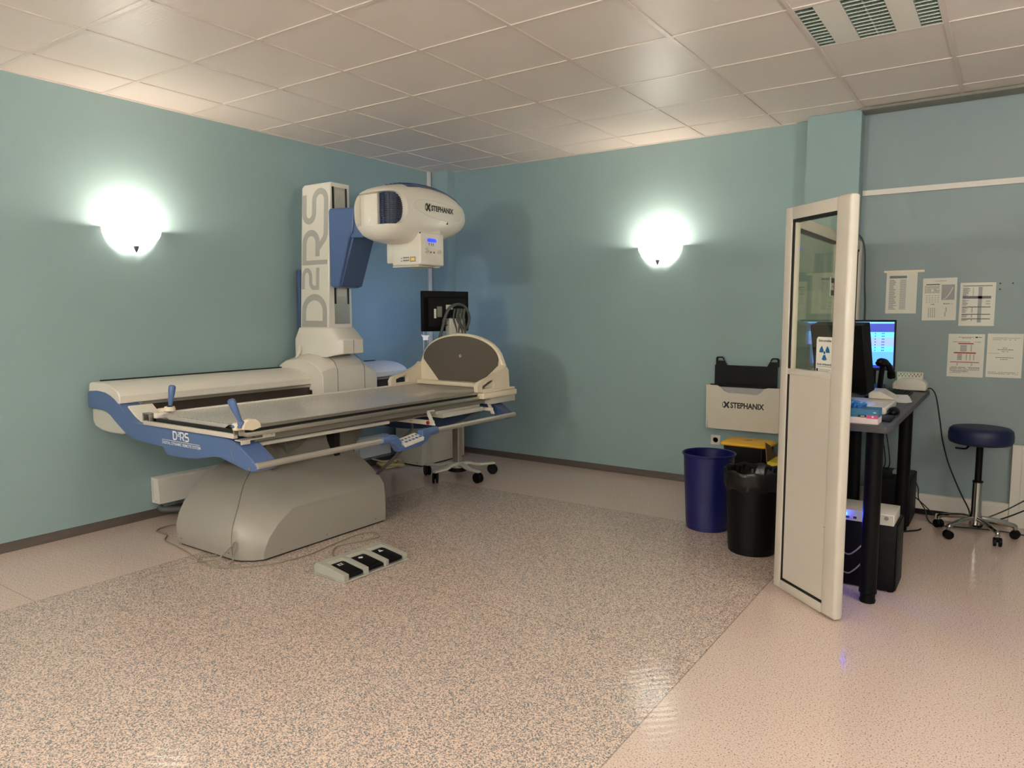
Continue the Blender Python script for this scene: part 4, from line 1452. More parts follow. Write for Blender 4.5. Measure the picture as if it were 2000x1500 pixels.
b.stroke([(3.31, -0.33), (3.36, -0.31)], 0.006, (0, 0, 0.464), X_, Y_, Z_, 0.001)
b.stroke([(3.33, -0.30), (3.36, -0.28), (3.37, -0.31)], 0.005, (0, 0, 0.464), X_, Y_, Z_, 0.001)
b.build('writing', M_brown, lid, flat=True)

t = thing('waste_carton', 'yellow medical waste carton with open brown flap, half hidden by the screen', 'carton', (3.72, -0.62, 0))
b = MB()
b.box(3.605, 3.84, -0.74, -0.50, 0.0, 0.40)
b.build('box', M_ycard, t, bevel=0.003)
b = MB()
b.loft([[(3.60, -0.74, 0.395), (3.60, -0.50, 0.395), (3.607, -0.50, 0.395), (3.607, -0.74, 0.395)], [(3.575, -0.70, 0.53), (3.575, -0.58, 0.49), (3.58, -0.58, 0.49), (3.58, -0.70, 0.53)]])
b.build('flap', M_brown, t)
b = MB()
b.stroke([(3.625, 0.18), (3.65, 0.24), (3.67, 0.19)], 0.008, (0, -0.74, 0), X_, Z_, -Y_, 0.001)
b.build('marking', M_brown, t, flat=True)

t = thing('wall_pocket', 'white wall holder with a scooped front and black maker lettering', 'holder', (3.235, -0.07, 0.68))
b = MB()
zt = 0.862
front = [(2.958, 0.515), (2.985, 0.505), (3.51, 0.505), (3.525, 0.52), (3.520, zt - 0.002), (3.43, zt - 0.005), (3.405, zt - 0.012), (3.375, zt - 0.045), (3.345, zt - 0.062), (3.12, zt - 0.056), (3.085, zt - 0.044), (3.06, zt - 0.016), (3.03, zt - 0.002), (2.942, zt)]
b.prism(front, 'y', -0.136, -0.126)
b.prism([(2.942, 0.51), (2.952, 0.51), (2.952, zt), (2.936, zt)], 'y', -0.130, -0.001)
b.prism([(3.515, 0.51), (3.525, 0.51), (3.525, zt), (3.515, zt)], 'y', -0.130, -0.001)
b.box(2.948, 3.52, -0.13, -0.001, 0.505, 0.516)
b.box(2.948, 3.52, -0.012, -0.001, 0.51, zt - 0.03)
pk = b.build('pocket', M_cab, t, bevel=0.002)
b = MB()
brand(b, (3.083, -0.1365, 0.682), (1, 0, 0), (0, 0, 1), (0, -1, 0), 0.050, 0.043, 0.325, 0.0008)
b.build('lettering', M_ink, pk, flat=True, recalc=False)

t = thing('cassette_frame', 'black plate with two cut-out handles standing in the white wall holder', 'frame', (3.23, -0.05, 0.53))
b = MB()
b.prism([(2.975, 0.53), (3.475, 0.53), (3.475, 1.02), (2.975, 1.02)], 'y', -0.040, -0.030)
for sgn in (-1, 1):
    cx = 3.235
    f = lambda dx: cx + sgn * dx
    b.prism([(f(0.252), 1.02), (f(0.252), 1.078), (f(0.240), 1.088), (f(0.200), 1.088), (f(0.188), 1.078), (f(0.183), 1.062), (f(0.192), 1.062), (f(0.199), 1.077), (f(0.230), 1.077), (f(0.238), 1.070), (f(0.236), 1.056), (f(0.192), 1.056), (f(0.183), 1.062), (f(0.160), 1.02)], 'y', -0.040, -0.030)
b.build('plate', M_black, t, flat=True)
b = MB()
b.box(2.96, 3.46, -0.10, -0.088, 0.53, 0.868)
b.build('rear_plate', M_black, t, bevel=0.003)
tag(MB().box(2.972, 3.455, -0.116, -0.104, 0.530, 0.848, 0.002).build('panel', M_sheet), 'grey flat panel sitting inside the white wall holder', 'panel')
tag(MB().box(3.527, 3.575, -0.12, -0.026, 0.52, 0.73, 0.006).build('battery_pack', M_black), 'small black box on the wall right of the white holder', 'box')

t = thing('wall_socket', 'white wall socket just above the yellow lid on the teal wall', 'socket', (2.985, -0.005, 0.39))
MB().box(2.945, 3.025, -0.010, -0.0005, 0.35, 0.43, 0.003).build('frame', M_white_trim, t)
MB().lathe([(0.024, 0), (0.022, 0.003), (0.02, -0.002)], (2.985, -0.010, 0.39), (0, -1, 0), 20).build('insert', M_white_trim, t)

# ================================================================== LEAD GLASS SCREEN
P0 = Vector((4.014, -2.011, 0))
dv = Vector((4.374 - 4.014, -2.327 + 2.011, 0))
angs = math.atan2(dv.y, dv.x)


def screen_panel(name, label, loc, rot, W, HT, post_l, post_r, zsplit, sign=True):
    """local frame: x along the panel, y thickness (front face towards -y), z up"""
    t = thing(name, label, 'screen', loc, rot)
    D = 0.022
    b = MB()
    top = HT
    b.box(0, post_l, -D, D, 0.004, top, 0.006, 3)
    b.box(W - post_r, W, -D - 0.004, D + 0.004, 0.004, top + 0.004, 0.016, 4)
    b.box(post_l - 0.004, W - post_r + 0.004, -D, D, top - 0.062, top, 0.005)
    b.box(post_l - 0.004, W - post_r + 0.004, -D, D, 0.004, 0.052, 0.005)
    b.box(post_l - 0.004, W - post_r + 0.004, -D + 0.003, D - 0.003, zsplit - 0.018, zsplit + 0.012, 0.002)
    b.build('frame', M_frame, t, local=True, ang=40)
    b = MB()
    g = 0.013
    b.box(post_l, post_l + g, -D + 0.004, D - 0.004, 0.052, top - 0.062)
    b.box(post_l, W - post_r, -D + 0.004, D - 0.004, top - 0.062 - g, top - 0.062)
    b.box(post_l, W - post_r, -D + 0.004, D - 0.004, 0.052, 0.052 + g)
    b.box(W - post_r - 0.006, W - post_r, -D + 0.010, D - 0.010, 0.052, top - 0.062)
    b.build('gasket', M_gasket, t, local=True, flat=True)
    b = MB()
    b.box(post_l + g, W - post_r - 0.004, -D + 0.006, D - 0.008, 0.052 + g, zsplit - 0.016)
    b.build('lower_panel', M_frame, t, local=True, bevel=0.002)
    b = MB()
    b.box(post_l + g - 0.003, W - post_r - 0.002, -0.004, 0.004, zsplit + 0.010, top - 0.060 - g + 0.004)
    b.build('glass', M_glass, t, local=True, flat=True)
    return t


t1 = screen_panel('glass_screen', 'white framed lead glass screen panel nearest the viewer, set at an angle', P0, angs, 0.483, 1.968, 0.056, 0.100, 1.150)
b = MB()
b.box(0.056 + 0.013, 0.056 + 0.021, -0.012, 0.012, 1.16, 1.89)
b.build('glazing_bead', M_frame, t1, local=True)
b = MB()
b.box(0.385, 0.40, -0.0275, -0.026, 0.43, 0.432)
b.build('scratch', M_seam, t1, local=True, flat=True)
t2 = screen_panel('glass_screen', 'white framed lead glass screen panel between the desk and the back wall', (4.016, -1.975, 0), math.atan2(1.80, 0.028), 1.795, 1.945, 0.06, 0.07, 1.10)
b = MB()
b.box(1.02, 1.024, -0.005, 0.005, 1.112, 1.875)
b.build('glass_joint', M_dull_white, t2, local=True, flat=True)

# radiation sign stuck on the front panel's glass
cs, sn = math.cos(angs), math.sin(angs)
U1 = Vector((cs, sn, 0))
N1 = Vector((sn, -cs, 0))


def on1(s, z, d=0.006): return P0 + U1 * s + Z_ * z + N1 * d


t = thing('radiation_sign', 'white warning sign with a blue radiation trefoil on the screen glass', 'sign', on1(0.318, 1.24, 0.0055))
b = MB()
sg = [(-0.060, -0.086), (0.060, -0.086), (0.060, 0.075), (0.052, 0.086), (-0.050, 0.086), (-0.060, 0.075)]
og = on1(0.318, 1.242, 0.0)
b.loft([[og + U1 * p[0] + Z_ * p[1] + N1 * d for p in sg] for d in (0.0045, 0.0060)])
sg_o = b.build('plate', M_paper, t, flat=True)
b = MB()
org = og + N1 * 0.006
b.mat(M_blueink)
for a in (150, 30, 270):
    pts = [(0.011 * math.cos(math.radians(a + q)), 0.011 * math.sin(math.radians(a + q)) + 0.012) for q in (-30, 0, 30)] + [(0.037 * math.cos(math.radians(a + q)), 0.037 * math.sin(math.radians(a + q)) + 0.012) for q in (30, 15, 0, -15, -30)]
    b.face([b.bm.verts.new(org + U1 * p[0] + Z_ * p[1] + N1 * 0.0005) for p in pts])
b.face([b.bm.verts.new(org + U1 * 0.0075 * math.cos(q * 0.5236) + Z_ * (0.012 + 0.0075 * math.sin(q * 0.5236)) + N1 * 0.0005) for q in range(12)])
b.mat(M_ink)
b.text('Zone surveillée', 0.0145, org + Z_ * 0.064, U1, Z_, N1, 0.0005, 'CENTER', 0.0003)
b.text('Accès réglementé', 0.0145, org - Z_ * 0.048, U1, Z_, N1, 0.0005, 'CENTER', 0.0003)
b.bar(-0.055, 0.052, -0.055, -0.0535, org, U1, Z_, N1, 0.0005)
b.bar(-0.055, -0.042, -0.078, -0.064, org, U1, Z_, N1, 0.0005)
for k in range(2):
    b.bar(-0.037, 0.045 - 0.012 * k, -0.069 - k * 0.007, -0.0675 - k * 0.007, org, U1, Z_, N1, 0.0005)
b.build('print', M_ink, t, flat=True, recalc=False)

# small signal plate on the rear screen panel's glass
t = thing('signal_plate', 'small black, white and red plate on the glass beside the desk', 'sign', (4.03, -0.97, 1.605))
b = MB()
P2 = Vector((4.029, -0.99, 1.605))
U2, N2 = Vector((0.0, 1, 0)), Vector((1, 0, 0))
b.mat(M_paper).box(4.034, 4.038, -1.06, -0.93, 1.545, 1.665)
b.mat(M_ink).bar(-0.062, 0.02, 0.022, 0.052, (4.038, -0.99, 1.605), U2, Z_, N2)
b.bar(-0.062, 0.02, -0.055, -0.022, (4.038, -0.99, 1.605), U2, Z_, N2)
b.bar(-0.02, 0.0, -0.004, 0.006, (4.038, -0.99, 1.605), U2, Z_, N2)
b.mat(M_redink).bar(0.022, 0.055, -0.055, 0.052, (4.038, -0.99, 1.605), U2, Z_, N2)
b.build('plate', M_paper, t, flat=True, recalc=False)

# ================================================================== CONTROL DESK
DZ = 0.90
t = thing('control_desk', 'dark grey narrow control desk on thick black legs behind the screen', 'desk', (4.30, -1.03, 0))
b = MB()
b.prism([(4.07, -2.03), (4.505, -2.05), (4.52, -2.03), (4.52, -0.04), (4.07, -0.04)], 'z', DZ - 0.036, DZ)
b.build('desktop', M_desk, t, bevel=0.003)
for x, y in ((4.449, -1.985), (4.43, -0.515), (4.13, -1.9), (4.13, -0.515)):
    b = MB()
    b.lathe([(0.040, 0.065), (0.040, DZ - 0.037)], (x, y, 0), n=24)
    lg = b.build('leg', M_black, t)
    MB().lathe([(0.036, 0.0), (0.038, 0.012), (0.034, 0.022), (0.036, 0.045), (0.042, 0.05), (0.041, 0.066)], (x, y, 0), n=24).build('foot', M_black, lg)

# glove box
t = thing('glove_box', 'blue, pink and white carton of blue gloves at the front of the desk', 'box', (4.36, -1.985, DZ))
b = MB()
gx0, gx1, gy0, gy1 = 4.225, 4.463, -2.018, -1.895
b.mat(M_box_white).box(gx0, gx1, gy0, gy1, DZ + 0.0005, DZ + 0.032)
b.mat(M_box_blue).box(gx0, gx1, gy0, gy1, DZ + 0.032, DZ + 0.072)
b.build('carton', M_box_blue, t, flat=True)
b = MB()
b.mat(M_pink).bar(gx1 - 0.052, gx1, DZ + 0.028, DZ + 0.044, (0, gy0, 0), X_, Z_, -Y_)
b.mat(M_white_ink).bar(gx1 - 0.028, gx1 - 0.02, DZ + 0.033, DZ + 0.041, (0, gy0, 0), X_, Z_, -Y_, 0.0009)
b.build('pink_label', M_pink, t, flat=True, recalc=False)
b = MB()
b.mat(M_ink).bar(gx1 - 0.09, gx1 - 0.0535, DZ + 0.032, DZ + 0.044, (0, gy0, 0), X_, Z_, -Y_)
b.mat(M_white_ink).bar(gx1 - 0.078, gx1 - 0.06, DZ + 0.036, DZ + 0.040, (0, gy0, 0), X_, Z_, -Y_, 0.0009)
b.build('dark_label', M_ink, t, flat=True, recalc=False)
b = MB()
b.bar(gx1 - 0.022, gx1 - 0.010, DZ + 0.056, DZ + 0.060, (0, gy0, 0), X_, Z_, -Y_, 0.0009)
b.build('print', M_white_ink, t, flat=True, recalc=False)
b = MB()
for k in range(12):
    a = k * 0.9
    px, py = 4.335 + 0.035 * math.cos(a * 2.1), gy0 + 0.05 + 0.02 * math.sin(a)
    q0 = Vector((px, py, DZ + 0.072))
    q1 = q0 + Vector((0.02 * math.cos(a), 0.015 * math.sin(a), 0.022 + 0.01 * math.sin(k * 2.3)))
    q2 = q1 + Vector((0.018 * math.cos(a + 1), 0.012 * math.sin(a + 1), -0.006))
    b.tube(smooth_pts([q0, q1, q2], 4), 0.0075, 7)
b.build('glove', M_glove, t, label='crumpled blue gloves')


def monitor(name, label, c, ang, w, h, tilt=0.0, th=0.045, scr=None, stand=True, dz=DZ):
    """local frame: screen faces -y; origin at the desk below its centre"""
    t = thing(name, label, 'monitor', (c[0], c[1], dz), ang)
    zc = c[2] - dz
    b = MB()
    ct, st_ = math.cos(tilt), math.sin(tilt)

    def TP(x, y, z): return (x, y * ct + (z) * st_, zc + z * ct - y * st_)

    def tbox(mb, x0, x1, y0, y1, z0, z1):
        r = [[TP(x, y, z) for x, z in ((x0, z0), (x1, z0), (x1, z1), (x0, z1))] for y in (y0, y1)]
        return mb.loft(r)
    tbox(b, -w / 2, w / 2, -th / 2, th / 2, -h / 2, h / 2)
    b.build('case', M_black, t, local=True, bevel=0.004)
    b = MB()
    bz = 0.014
    sx0, sx1, sz0, sz1 = -w / 2 + bz, w / 2 - bz, -h / 2 + bz * 1.3, h / 2 - bz
    yf = -th / 2 - 0.0008
    if scr is None:
        b.mat(M_blackm)
        b.face([b.bm.verts.new(TP(x, yf, z)) for x, z in ((sx0, sz0), (sx1, sz0), (sx1, sz1), (sx0, sz1))])
    else:
        for m_, fx0, fx1, fz0, fz1 in scr:
            b.mat(m_)
            b.face([b.bm.verts.new(TP(sx0 + (sx1 - sx0) * x, yf, sz0 + (sz1 - sz0) * z)) for x, z in ((fx0, fz0), (fx1, fz0), (fx1, fz1), (fx0, fz1))])
    b.build('screen', M_blackm, t, local=True, flat=True, recalc=False)
    if stand:
        b = MB()
        b.box(-0.03, 0.03, th / 2 + 0.005, th / 2 + 0.03, 0.012, zc, 0.004)
        b.box(-0.02, 0.02, th / 2 - 0.01, th / 2 + 0.02, zc - 0.05, zc + 0.05)
        b.box(-0.08, 0.08, -0.04, 0.09, 0.0006, 0.014, 0.004)
        b.build('stand', M_black, t, local=True)
    return t


rows = [(M_scr_navy, 0, 1, 0.955, 1.0), (M_scr_cyan, 0, 1, 0.962, 0.985)]
rows = [(M_scr_cyan, 0, 1, 0.965, 1.0), (M_scr_navy, 0, 1, 0.78, 0.965)]
cols = [M_scr_cyan, M_scr_cyan, M_scr_lilac, M_scr_lilac, M_scr_lilac, M_scr_cyan, M_scr_cyan]
for k, m_ in enumerate(cols):
    z1 = 0.78 - k * 0.062
    rows.append((m_, 0, 1, z1 - 0.060, z1))
    rows.append((M_scr_blue, 0, 1, z1 - 0.062, z1 - 0.060))
rows.append((M_scr_blue, 0, 1, 0.06, 0.346))
rows.append((M_scr_navy, 0, 1, 0.0, 0.06))
mb_ = monitor('monitor', 'monitor with a lit blue list on screen on the control desk', (4.222, -0.56, 1.228), math.radians(22), 0.265, 0.335, 0.04, 0.03, rows)
b = MB()
for k in range(7):
    for q in (0.50, 0.68, 0.72):
        z = 0.1535 + 0.0
        zz_ = -0.335 / 2 + 0.018 + 0.30 * (0.75 - k * 0.062)
        b.bar(-0.118 + 0.237 * q, -0.118 + 0.237 * (q + 0.03), zz_, zz_ + 0.006, (0, -0.0172, 1.228 - DZ), X_, Z_, -Y_, 0.001)
for k in range(3):
    b.bar(0.02 + 0.03 * k, 0.03 + 0.03 * k, 0.128, 0.134, (0, -0.0172, 1.228 - DZ), X_, Z_, -Y_, 0.001)
b.build('text_rows', M_scr_navy, mb_, local=True, flat=True, recalc=False)
mk = monitor('monitor', 'black monitor seen from behind, leaning beside the screen panel on the desk', (4.198, -1.50, 1.195), math.radians(162), 0.30, 0.385, 0.23, 0.085, None, stand=False)
b = MB()
b.box(-0.05, 0.05, 0.03, 0.06, 0.0415, 0.14, 0.006)
b.build('stand', M_black, mk, local=True)
b = MB()
b.box(-0.10, -0.02, 0.052, 0.056, 0.37, 0.39)
b.build('paper_slip', M_paper, mk, local=True, flat=True)

tag(MB().box(4.075, 4.125, -1.36, -1.24, DZ + 0.0005, DZ + 0.355, 0.004).build('speaker', M_black), 'narrow upright black speaker on the desk seen through the screen glass', 'speaker')

# white docking base, phone, keyboard, mouse, label printer
t = thing('docking_base', 'white flat base unit under the black monitor on the desk', 'device', (4.31, -1.36, DZ))
b = MB()
b.box(4.17, 4.445, -1.62, -1.18, DZ + 0.0005, DZ + 0.040, 0.008, 3)
b.build('body', M_wp, t)
MB().prism([(4.30, DZ + 0.041), (4.44, DZ + 0.041), (4.36, DZ + 0.085), (4.30, DZ + 0.085)], 'y', -1.22, -1.0).build('wedge', M_wp, t, bevel=0.006)
t = thing('telephone', 'black desk telephone handset in front of the lit blue monitor', 'telephone', (4.33, -0.90, DZ))
b = MB()
b.prism([(-0.99, DZ + 0.0005), (-0.79, DZ + 0.0005), (-0.79, DZ + 0.06), (-0.80, DZ + 0.095), (-0.99, DZ + 0.03)], 'x', 4.245, 4.335)
b.build('base', M_black, t, bevel=0.006)
b = MB()
b.tube(smooth_pts([(4.31, -0.98, DZ + 0.23), (4.325, -0.955, DZ + 0.245), (4.35, -0.88, DZ + 0.225), (4.365, -0.82, DZ + 0.17), (4.365, -0.80, DZ + 0.14)], 5), [0.018] * 3 + [0.022] * 6 + [0.018] * 6 + [0.024] * 6, 12)
b.tube(smooth_pts([(4.33, -0.93, DZ + 0.22), (4.32, -0.90, DZ + 0.15), (4.31, -0.86, DZ + 0.07)], 4), 0.016, 10)
b.build('handset', M_black, t)
t = thing('keyboard', 'black keyboard lying on the desk near the label printer', 'keyboard', (4.40, -0.48, DZ))
b = MB()
b.prism([(4.315, DZ + 0.0005), (4.445, DZ + 0.0005), (4.445, DZ + 0.012), (4.315, DZ + 0.022)], 'y', -0.78, -0.33)
b.build('case', M_black, t, bevel=0.002)
b = MB()
for i in range(5):
    for j in range(16):
        x0, y0 = 4.325 + i * 0.0232, -0.772 + j * 0.0272
        z = DZ + 0.0215 - 0.01 * (x0 - 4.315) / 0.13
        b.box(x0, x0 + 0.019, y0, y0 + 0.023, z, z + 0.005)
b.build('keys', M_blackm, t, flat=True)
t = thing('computer_mouse', 'black computer mouse on the desk behind the glove box', 'mouse', (4.40, -1.55, DZ))
b = MB()
b.sphere((4.475, -1.55, DZ + 0.012), (0.030, 0.055, 0.028), 18)
for v in list(b.bm.verts):
    if v.co.z < DZ + 0.001:
        v.co.z = DZ + 0.001
b.build('shell', M_black, t)
MB().tube(smooth_pts([(4.46, -1.60, DZ + 0.014), (4.43, -1.67, DZ + 0.006), (4.34, -1.68, DZ + 0.05), (4.24, -1.67, DZ + 0.006)], 6), 0.003, 8).build('cord', M_bcable, t)
t = thing('notepad', 'black notebook lying at the front right corner of the desk', 'notebook', (4.47, -1.83, DZ))
MB().box(4.40, 4.50, -1.89, -1.70, DZ + 0.0005, DZ + 0.012, 0.002).build('cover', M_black, t)
t = thing('paper_stack', 'loose white sheets lying beside the keyboard on the desk', 'paper', (4.38, -0.98, DZ))
b = MB()
for k in range(4):
    a = 0.12 * (k - 1)
    c = Vector((4.425, -0.90, DZ + 0.001 + 0.004 * k))
    u = Vector((math.cos(a), math.sin(a), 0.0)).normalized()
    v = Vector((-math.sin(a), math.cos(a), 0.03 * k))
    b.loft([[c + u * x * 0.06 + v * y * 0.085 + Z_ * (d + 0.004 * (y > 0) * k) for x, y in ((-1, -1), (1, -1), (1, 1), (-1, 1))] for d in (0, 0.0008)])
b.build('sheet', M_paper, t, flat=True)

t = thing('label_printer', 'rounded white printer with a printed tag on top, at the wall end of the desk', 'printer', (4.40, -0.13, DZ))
b = MB()
b.prism([(4.305, DZ + 0.006), (4.51, DZ + 0.006), (4.512, DZ + 0.045), (4.495, DZ + 0.07), (4.455, DZ + 0.086), (4.405, DZ + 0.090), (4.355, DZ + 0.084), (4.315, DZ + 0.066), (4.303, DZ + 0.045)], 'y', -0.21, -0.055)
b.build('body', M_wp, t, bevel=0.006)
MB().box(4.32, 4.50, -0.20, -0.06, DZ + 0.0005, DZ + 0.007).build('foot', M_black, t)
b = MB()
b.mat(M_paper).box(4.322, 4.482, -0.135, -0.131, DZ + 0.07, DZ + 0.128)
b.mat(M_greyink)
for k in range(14):
    x0 = 4.330 + k * 0.0105
    b.bar(x0, x0 + RND.uniform(0.005, 0.009), DZ + 0.095 + 0.012 * (k % 2), DZ + 0.106 + 0.012 * (k % 2), (0, -0.135, 0), X_, Z_, -Y_)
    b.bar(x0, x0 + RND.uniform(0.003, 0.008), DZ + 0.120, DZ + 0.125, (0, -0.135, 0), X_, Z_, -Y_)
b.build('tag', M_paper, t, flat=True, recalc=False)
MB().box(4.290, 4.303, -0.20, -0.192, DZ + 0.078, DZ + 0.083).build('indicator_light', M_gled, t, flat=True, label='glowing green indicator')
tag(MB().tube(smooth_pts([(4.505, -0.10, DZ + 0.012), (4.535, -0.10, DZ + 0.014), (4.565, -0.10, 0.86), (4.595, -0.10, 0.70), (4.62, -0.10, 0.55), (4.665, -0.10, 0.39), (4.74, -0.10, 0.21), (4.80, -0.11, 0.085), (4.78, -0.13, 0.045)], 6), 0.0045, 8).build('cable', M_bcable),
    'black cable hanging from the label printer to the floor by the stool', 'cable')

# computers under the desk
t = thing('computer_tower', 'black computer tower standing under the front of the desk, carrying a white box', 'computer', (4.39, -1.65, 0))
MB().box(4.24, 4.545, -1.80, -1.555, 0.006, 0.36, 0.004).build('case', M_black, t)
b = MB()
b.box(4.5455, 4.552, -1.795, -1.56, 0.012, 0.355, 0.003)
b.build('front_panel', M_blackm, t)
for x, y in ((4.26, -1.78), (4.52, -1.78), (4.26, -1.58), (4.52, -1.58)):
    MB().cyl((x, y, 0), (x, y, 0.007), 0.012, 10).build('foot', M_black, t)
t = thing('computer_tower', 'black computer tower under the rear of the desk by the control wall', 'computer', (4.33, -0.30, 0))
MB().box(4.20, 4.465, -0.46, -0.075, 0.006, 0.325, 0.004).build('case', M_black, t)
MB().box(4.4655, 4.472, -0.455, -0.08, 0.01, 0.32, 0.003).build('front_panel', M_blackm, t)
for x, y in ((4.22, -0.44), (4.44, -0.44), (4.22, -0.10), (4.44, -0.10)):
    MB().cyl((x, y, 0), (x, y, 0.007), 0.012, 10).build('foot', M_black, t)
t = thing('network_box', 'flat white box with glowing blue lights on top of the front computer tower', 'device', (4.40, -1.72, 0.36))
MB().box(4.20, 4.535, -1.835, -1.60, 0.3605, 0.418, 0.003).build('case', M_wp, t)
b = MB()
b.mat(M_dull_white).box(4.205, 4.53, -1.839, -1.834, 0.364, 0.414)
b.mat(M_ink)
for x in (4.28, 4.31, 4.345, 4.455):
    b.box(x, x + 0.016, -1.8405, -1.838, 0.374, 0.386)
b.mat(M_seam)
b.cyl((4.50, -1.838, 0.398), (4.50, -1.842, 0.398), 0.010, 12)
b.box(4.462, 4.468, -1.841, -1.838, 0.396, 0.406)
b.build('front_panel', M_dull_white, t, flat=True)
for x in (4.272, 4.300):
    MB().sphere((x, -1.842, 0.395), 0.006, 8).build('indicator_light', M_bled, t, label='glowing blue indicator')
t = thing('power_adapter', 'small pale adapter lying on the rear computer tower under the desk', 'adapter', (4.39, -0.25, 0.325))
b = MB()
b.box(4.34, 4.44, -0.30, -0.20, 0.3255, 0.345, 0.004)
b.build('body', M_dull_white, t)
MB().sphere((4.438, -0.30, 0.347), 0.004, 8).build('indicator_light', M_wled, t)
b = MB()
for k, (x0, y0) in enumerate(((4.27, -0.2), (4.30, -0.22), (4.25, -0.18))):
    b = MB()
    b.tube(smooth_pts([(x0, y0, 0.326 + 0.01), (x0 + 0.015, y0 - 0.03, 0.40), (x0 - 0.01, y0, 0.55), (x0 - 0.05, y0 + 0.04, 0.72), (x0 - 0.05, y0 + 0.04, 0.862)], 5), 0.004, 8)
    tag(b.build('cable', M_bcable), 'black cable hanging under the desk above the rear computer tower', 'cable', 'cables hanging under the desk')
for k, zz in enumerate((0.10, 0.20)):
    b = MB()
    b.tube(smooth_pts([(4.30, -1.842 + 0.0, 0.37) if k else (4.262, -1.846, 0.378), (4.25, -1.90, 0.30 + 0.02 * k), (4.27, -1.93, zz + 0.06), (4.33, -1.90, zz), (4.36, -1.83, zz + 0.0), (4.40, -1.802, zz + 0.05)], 6), 0.004, 8)
    tag(b.build('cable', M_cable), 'pale network cable looping in front of the front computer tower', 'cable', 'network cables at the front tower')
tag(MB().tube(smooth_pts([(4.44, -0.60, 0.006), (4.48, -0.56, 0.006), (4.53, -0.50, 0.006), (4.545, -0.47, 0.010)], 5), 0.006, 8).build('cable', M_bcable),
    'short black cable end lying on the floor under the desk', 'cable')

# stool
sx, sy = 4.845, -0.40
t = thing('stool', 'round swivel stool with navy blue seat and chrome five-star base', 'stool', (sx, sy, 0))
b = MB()
b.lathe([(0.02, 0.605), (0.155, 0.605), (0.172, 0.612), (0.180, 0.63), (0.181, 0.665), (0.176, 0.695), (0.160, 0.710), (0.12, 0.716), (0.02, 0.718)], (sx, sy, 0), n=48)
b.build('seat', M_stool, t, ang=60)
MB().lathe([(0.02, 0.36), (0.0195, 0.59), (0.06, 0.598), (0.06, 0.606)], (sx, sy, 0), n=20).build('gas_spring', M_black, t)
MB().lathe([(0.034, 0.075), (0.036, 0.12), (0.030, 0.16), (0.028, 0.355), (0.022, 0.358)], (sx, sy, 0), n=28).build('column', M_chrome, t)
b = MB()
b.lathe([(0.030, 0.352), (0.030, 0.362), (0.018, 0.364)], (sx, sy, 0), n=24)
b.build('collar', M_black, t)
b = MB()
b.tube(smooth_pts([(sx - 0.03, sy - 0.02, 0.595), (sx - 0.06, sy - 0.05, 0.59), (sx - 0.075, sy - 0.07, 0.575), (sx - 0.13, sy - 0.09, 0.578)], 5), 0.006, 8)
b.build('lever', M_black, t)
for k in range(5):
    a = math.radians(16 + 72 * k)
    d = Vector((math.cos(a), math.sin(a), 0))
    c = Vector((sx, sy, 0))
    b = MB()
    b.tube(smooth_pts([c + d * 0.02 + Z_ * 0.115, c + d * 0.08 + Z_ * 0.113, c + d * 0.16 + Z_ * 0.098, c + d * 0.205 + Z_ * 0.088, c + d * 0.222 + Z_ * 0.078, c + d * 0.224 + Z_ * 0.060], 4), [0.017] * 9 + [0.015] * 8 + [0.013] * 4, 12)
    b.build('leg', M_chrome, t)
    b = MB()
    p = c + d * 0.224
    caster(b, p.x, p.y, a + 1.1, 0.028, 0.017, 0.006)
    b.build('caster', M_black, t)

# power strip and cables behind the stool
t = thing('power_strip', 'white power strip lying on the floor behind the stool', 'power strip', (4.72, -0.11, 0))
MB().box(4.60, 4.80, -0.135, -0.085, 0.0005, 0.038, 0.005).build('body', M_wp, t)
b = MB()
b.box(4.74, 4.77, -0.13, -0.09, 0.038, 0.062, 0.004)
b.build('plug', M_black, t)
for k, pts in enumerate(([(4.83, -0.11, 0.030), (4.90, -0.12, 0.06), (5.0, -0.14, 0.13), (5.1, -0.16, 0.215), (5.2, -0.16, 0.30)], [(4.84, -0.13, 0.012), (4.92, -0.15, 0.04), (5.02, -0.18, 0.10), (5.12, -0.20, 0.17), (5.2, -0.2, 0.22)])):
    tag(MB().tube(smooth_pts(pts, 6), 0.0045, 8).build('cable', M_hose if k == 0 else M_bcable), ('grey' if k == 0 else 'black') + ' cable rising from the power strip to the right behind the stool', 'cable')
for k, pts in enumerate(([(4.475, -0.20, 0.27), (4.495, -0.20, 0.22), (4.50, -0.20, 0.15), (4.54, -0.19, 0.08), (4.57, -0.22, 0.008), (4.63, -0.30, 0.006), (4.70, -0.28, 0.006), (4.85, -0.24, 0.006), (5.0, -0.22, 0.006), (5.15, -0.25, 0.006)],
                         [(4.474, -0.16, 0.15), (4.52, -0.15, 0.11), (4.58, -0.14, 0.05), (4.60, -0.12, 0.02)])):
    tag(MB().tube(smooth_pts(pts, 6), 0.004, 8).build('cable', M_bcable), ('black cable trailing from the rear tower along the floor under the stool', 'short black cable from the rear tower to the power strip')[k], 'cable')
tag(MB().tube(smooth_pts([(3.992, -0.148, 1.99), (4.00, -0.10, 2.01), (4.024, -0.03, 2.0), (4.045, -0.006, 1.955), (4.06, -0.006, 1.86), (4.066, -0.006, 1.65), (4.076, -0.006, 1.45), (4.078, -0.006, 0.95)], 6), 0.005, 8).build('cable', M_hose),
    'thin dark cable hanging down the control wall beside the glass screen', 'cable')


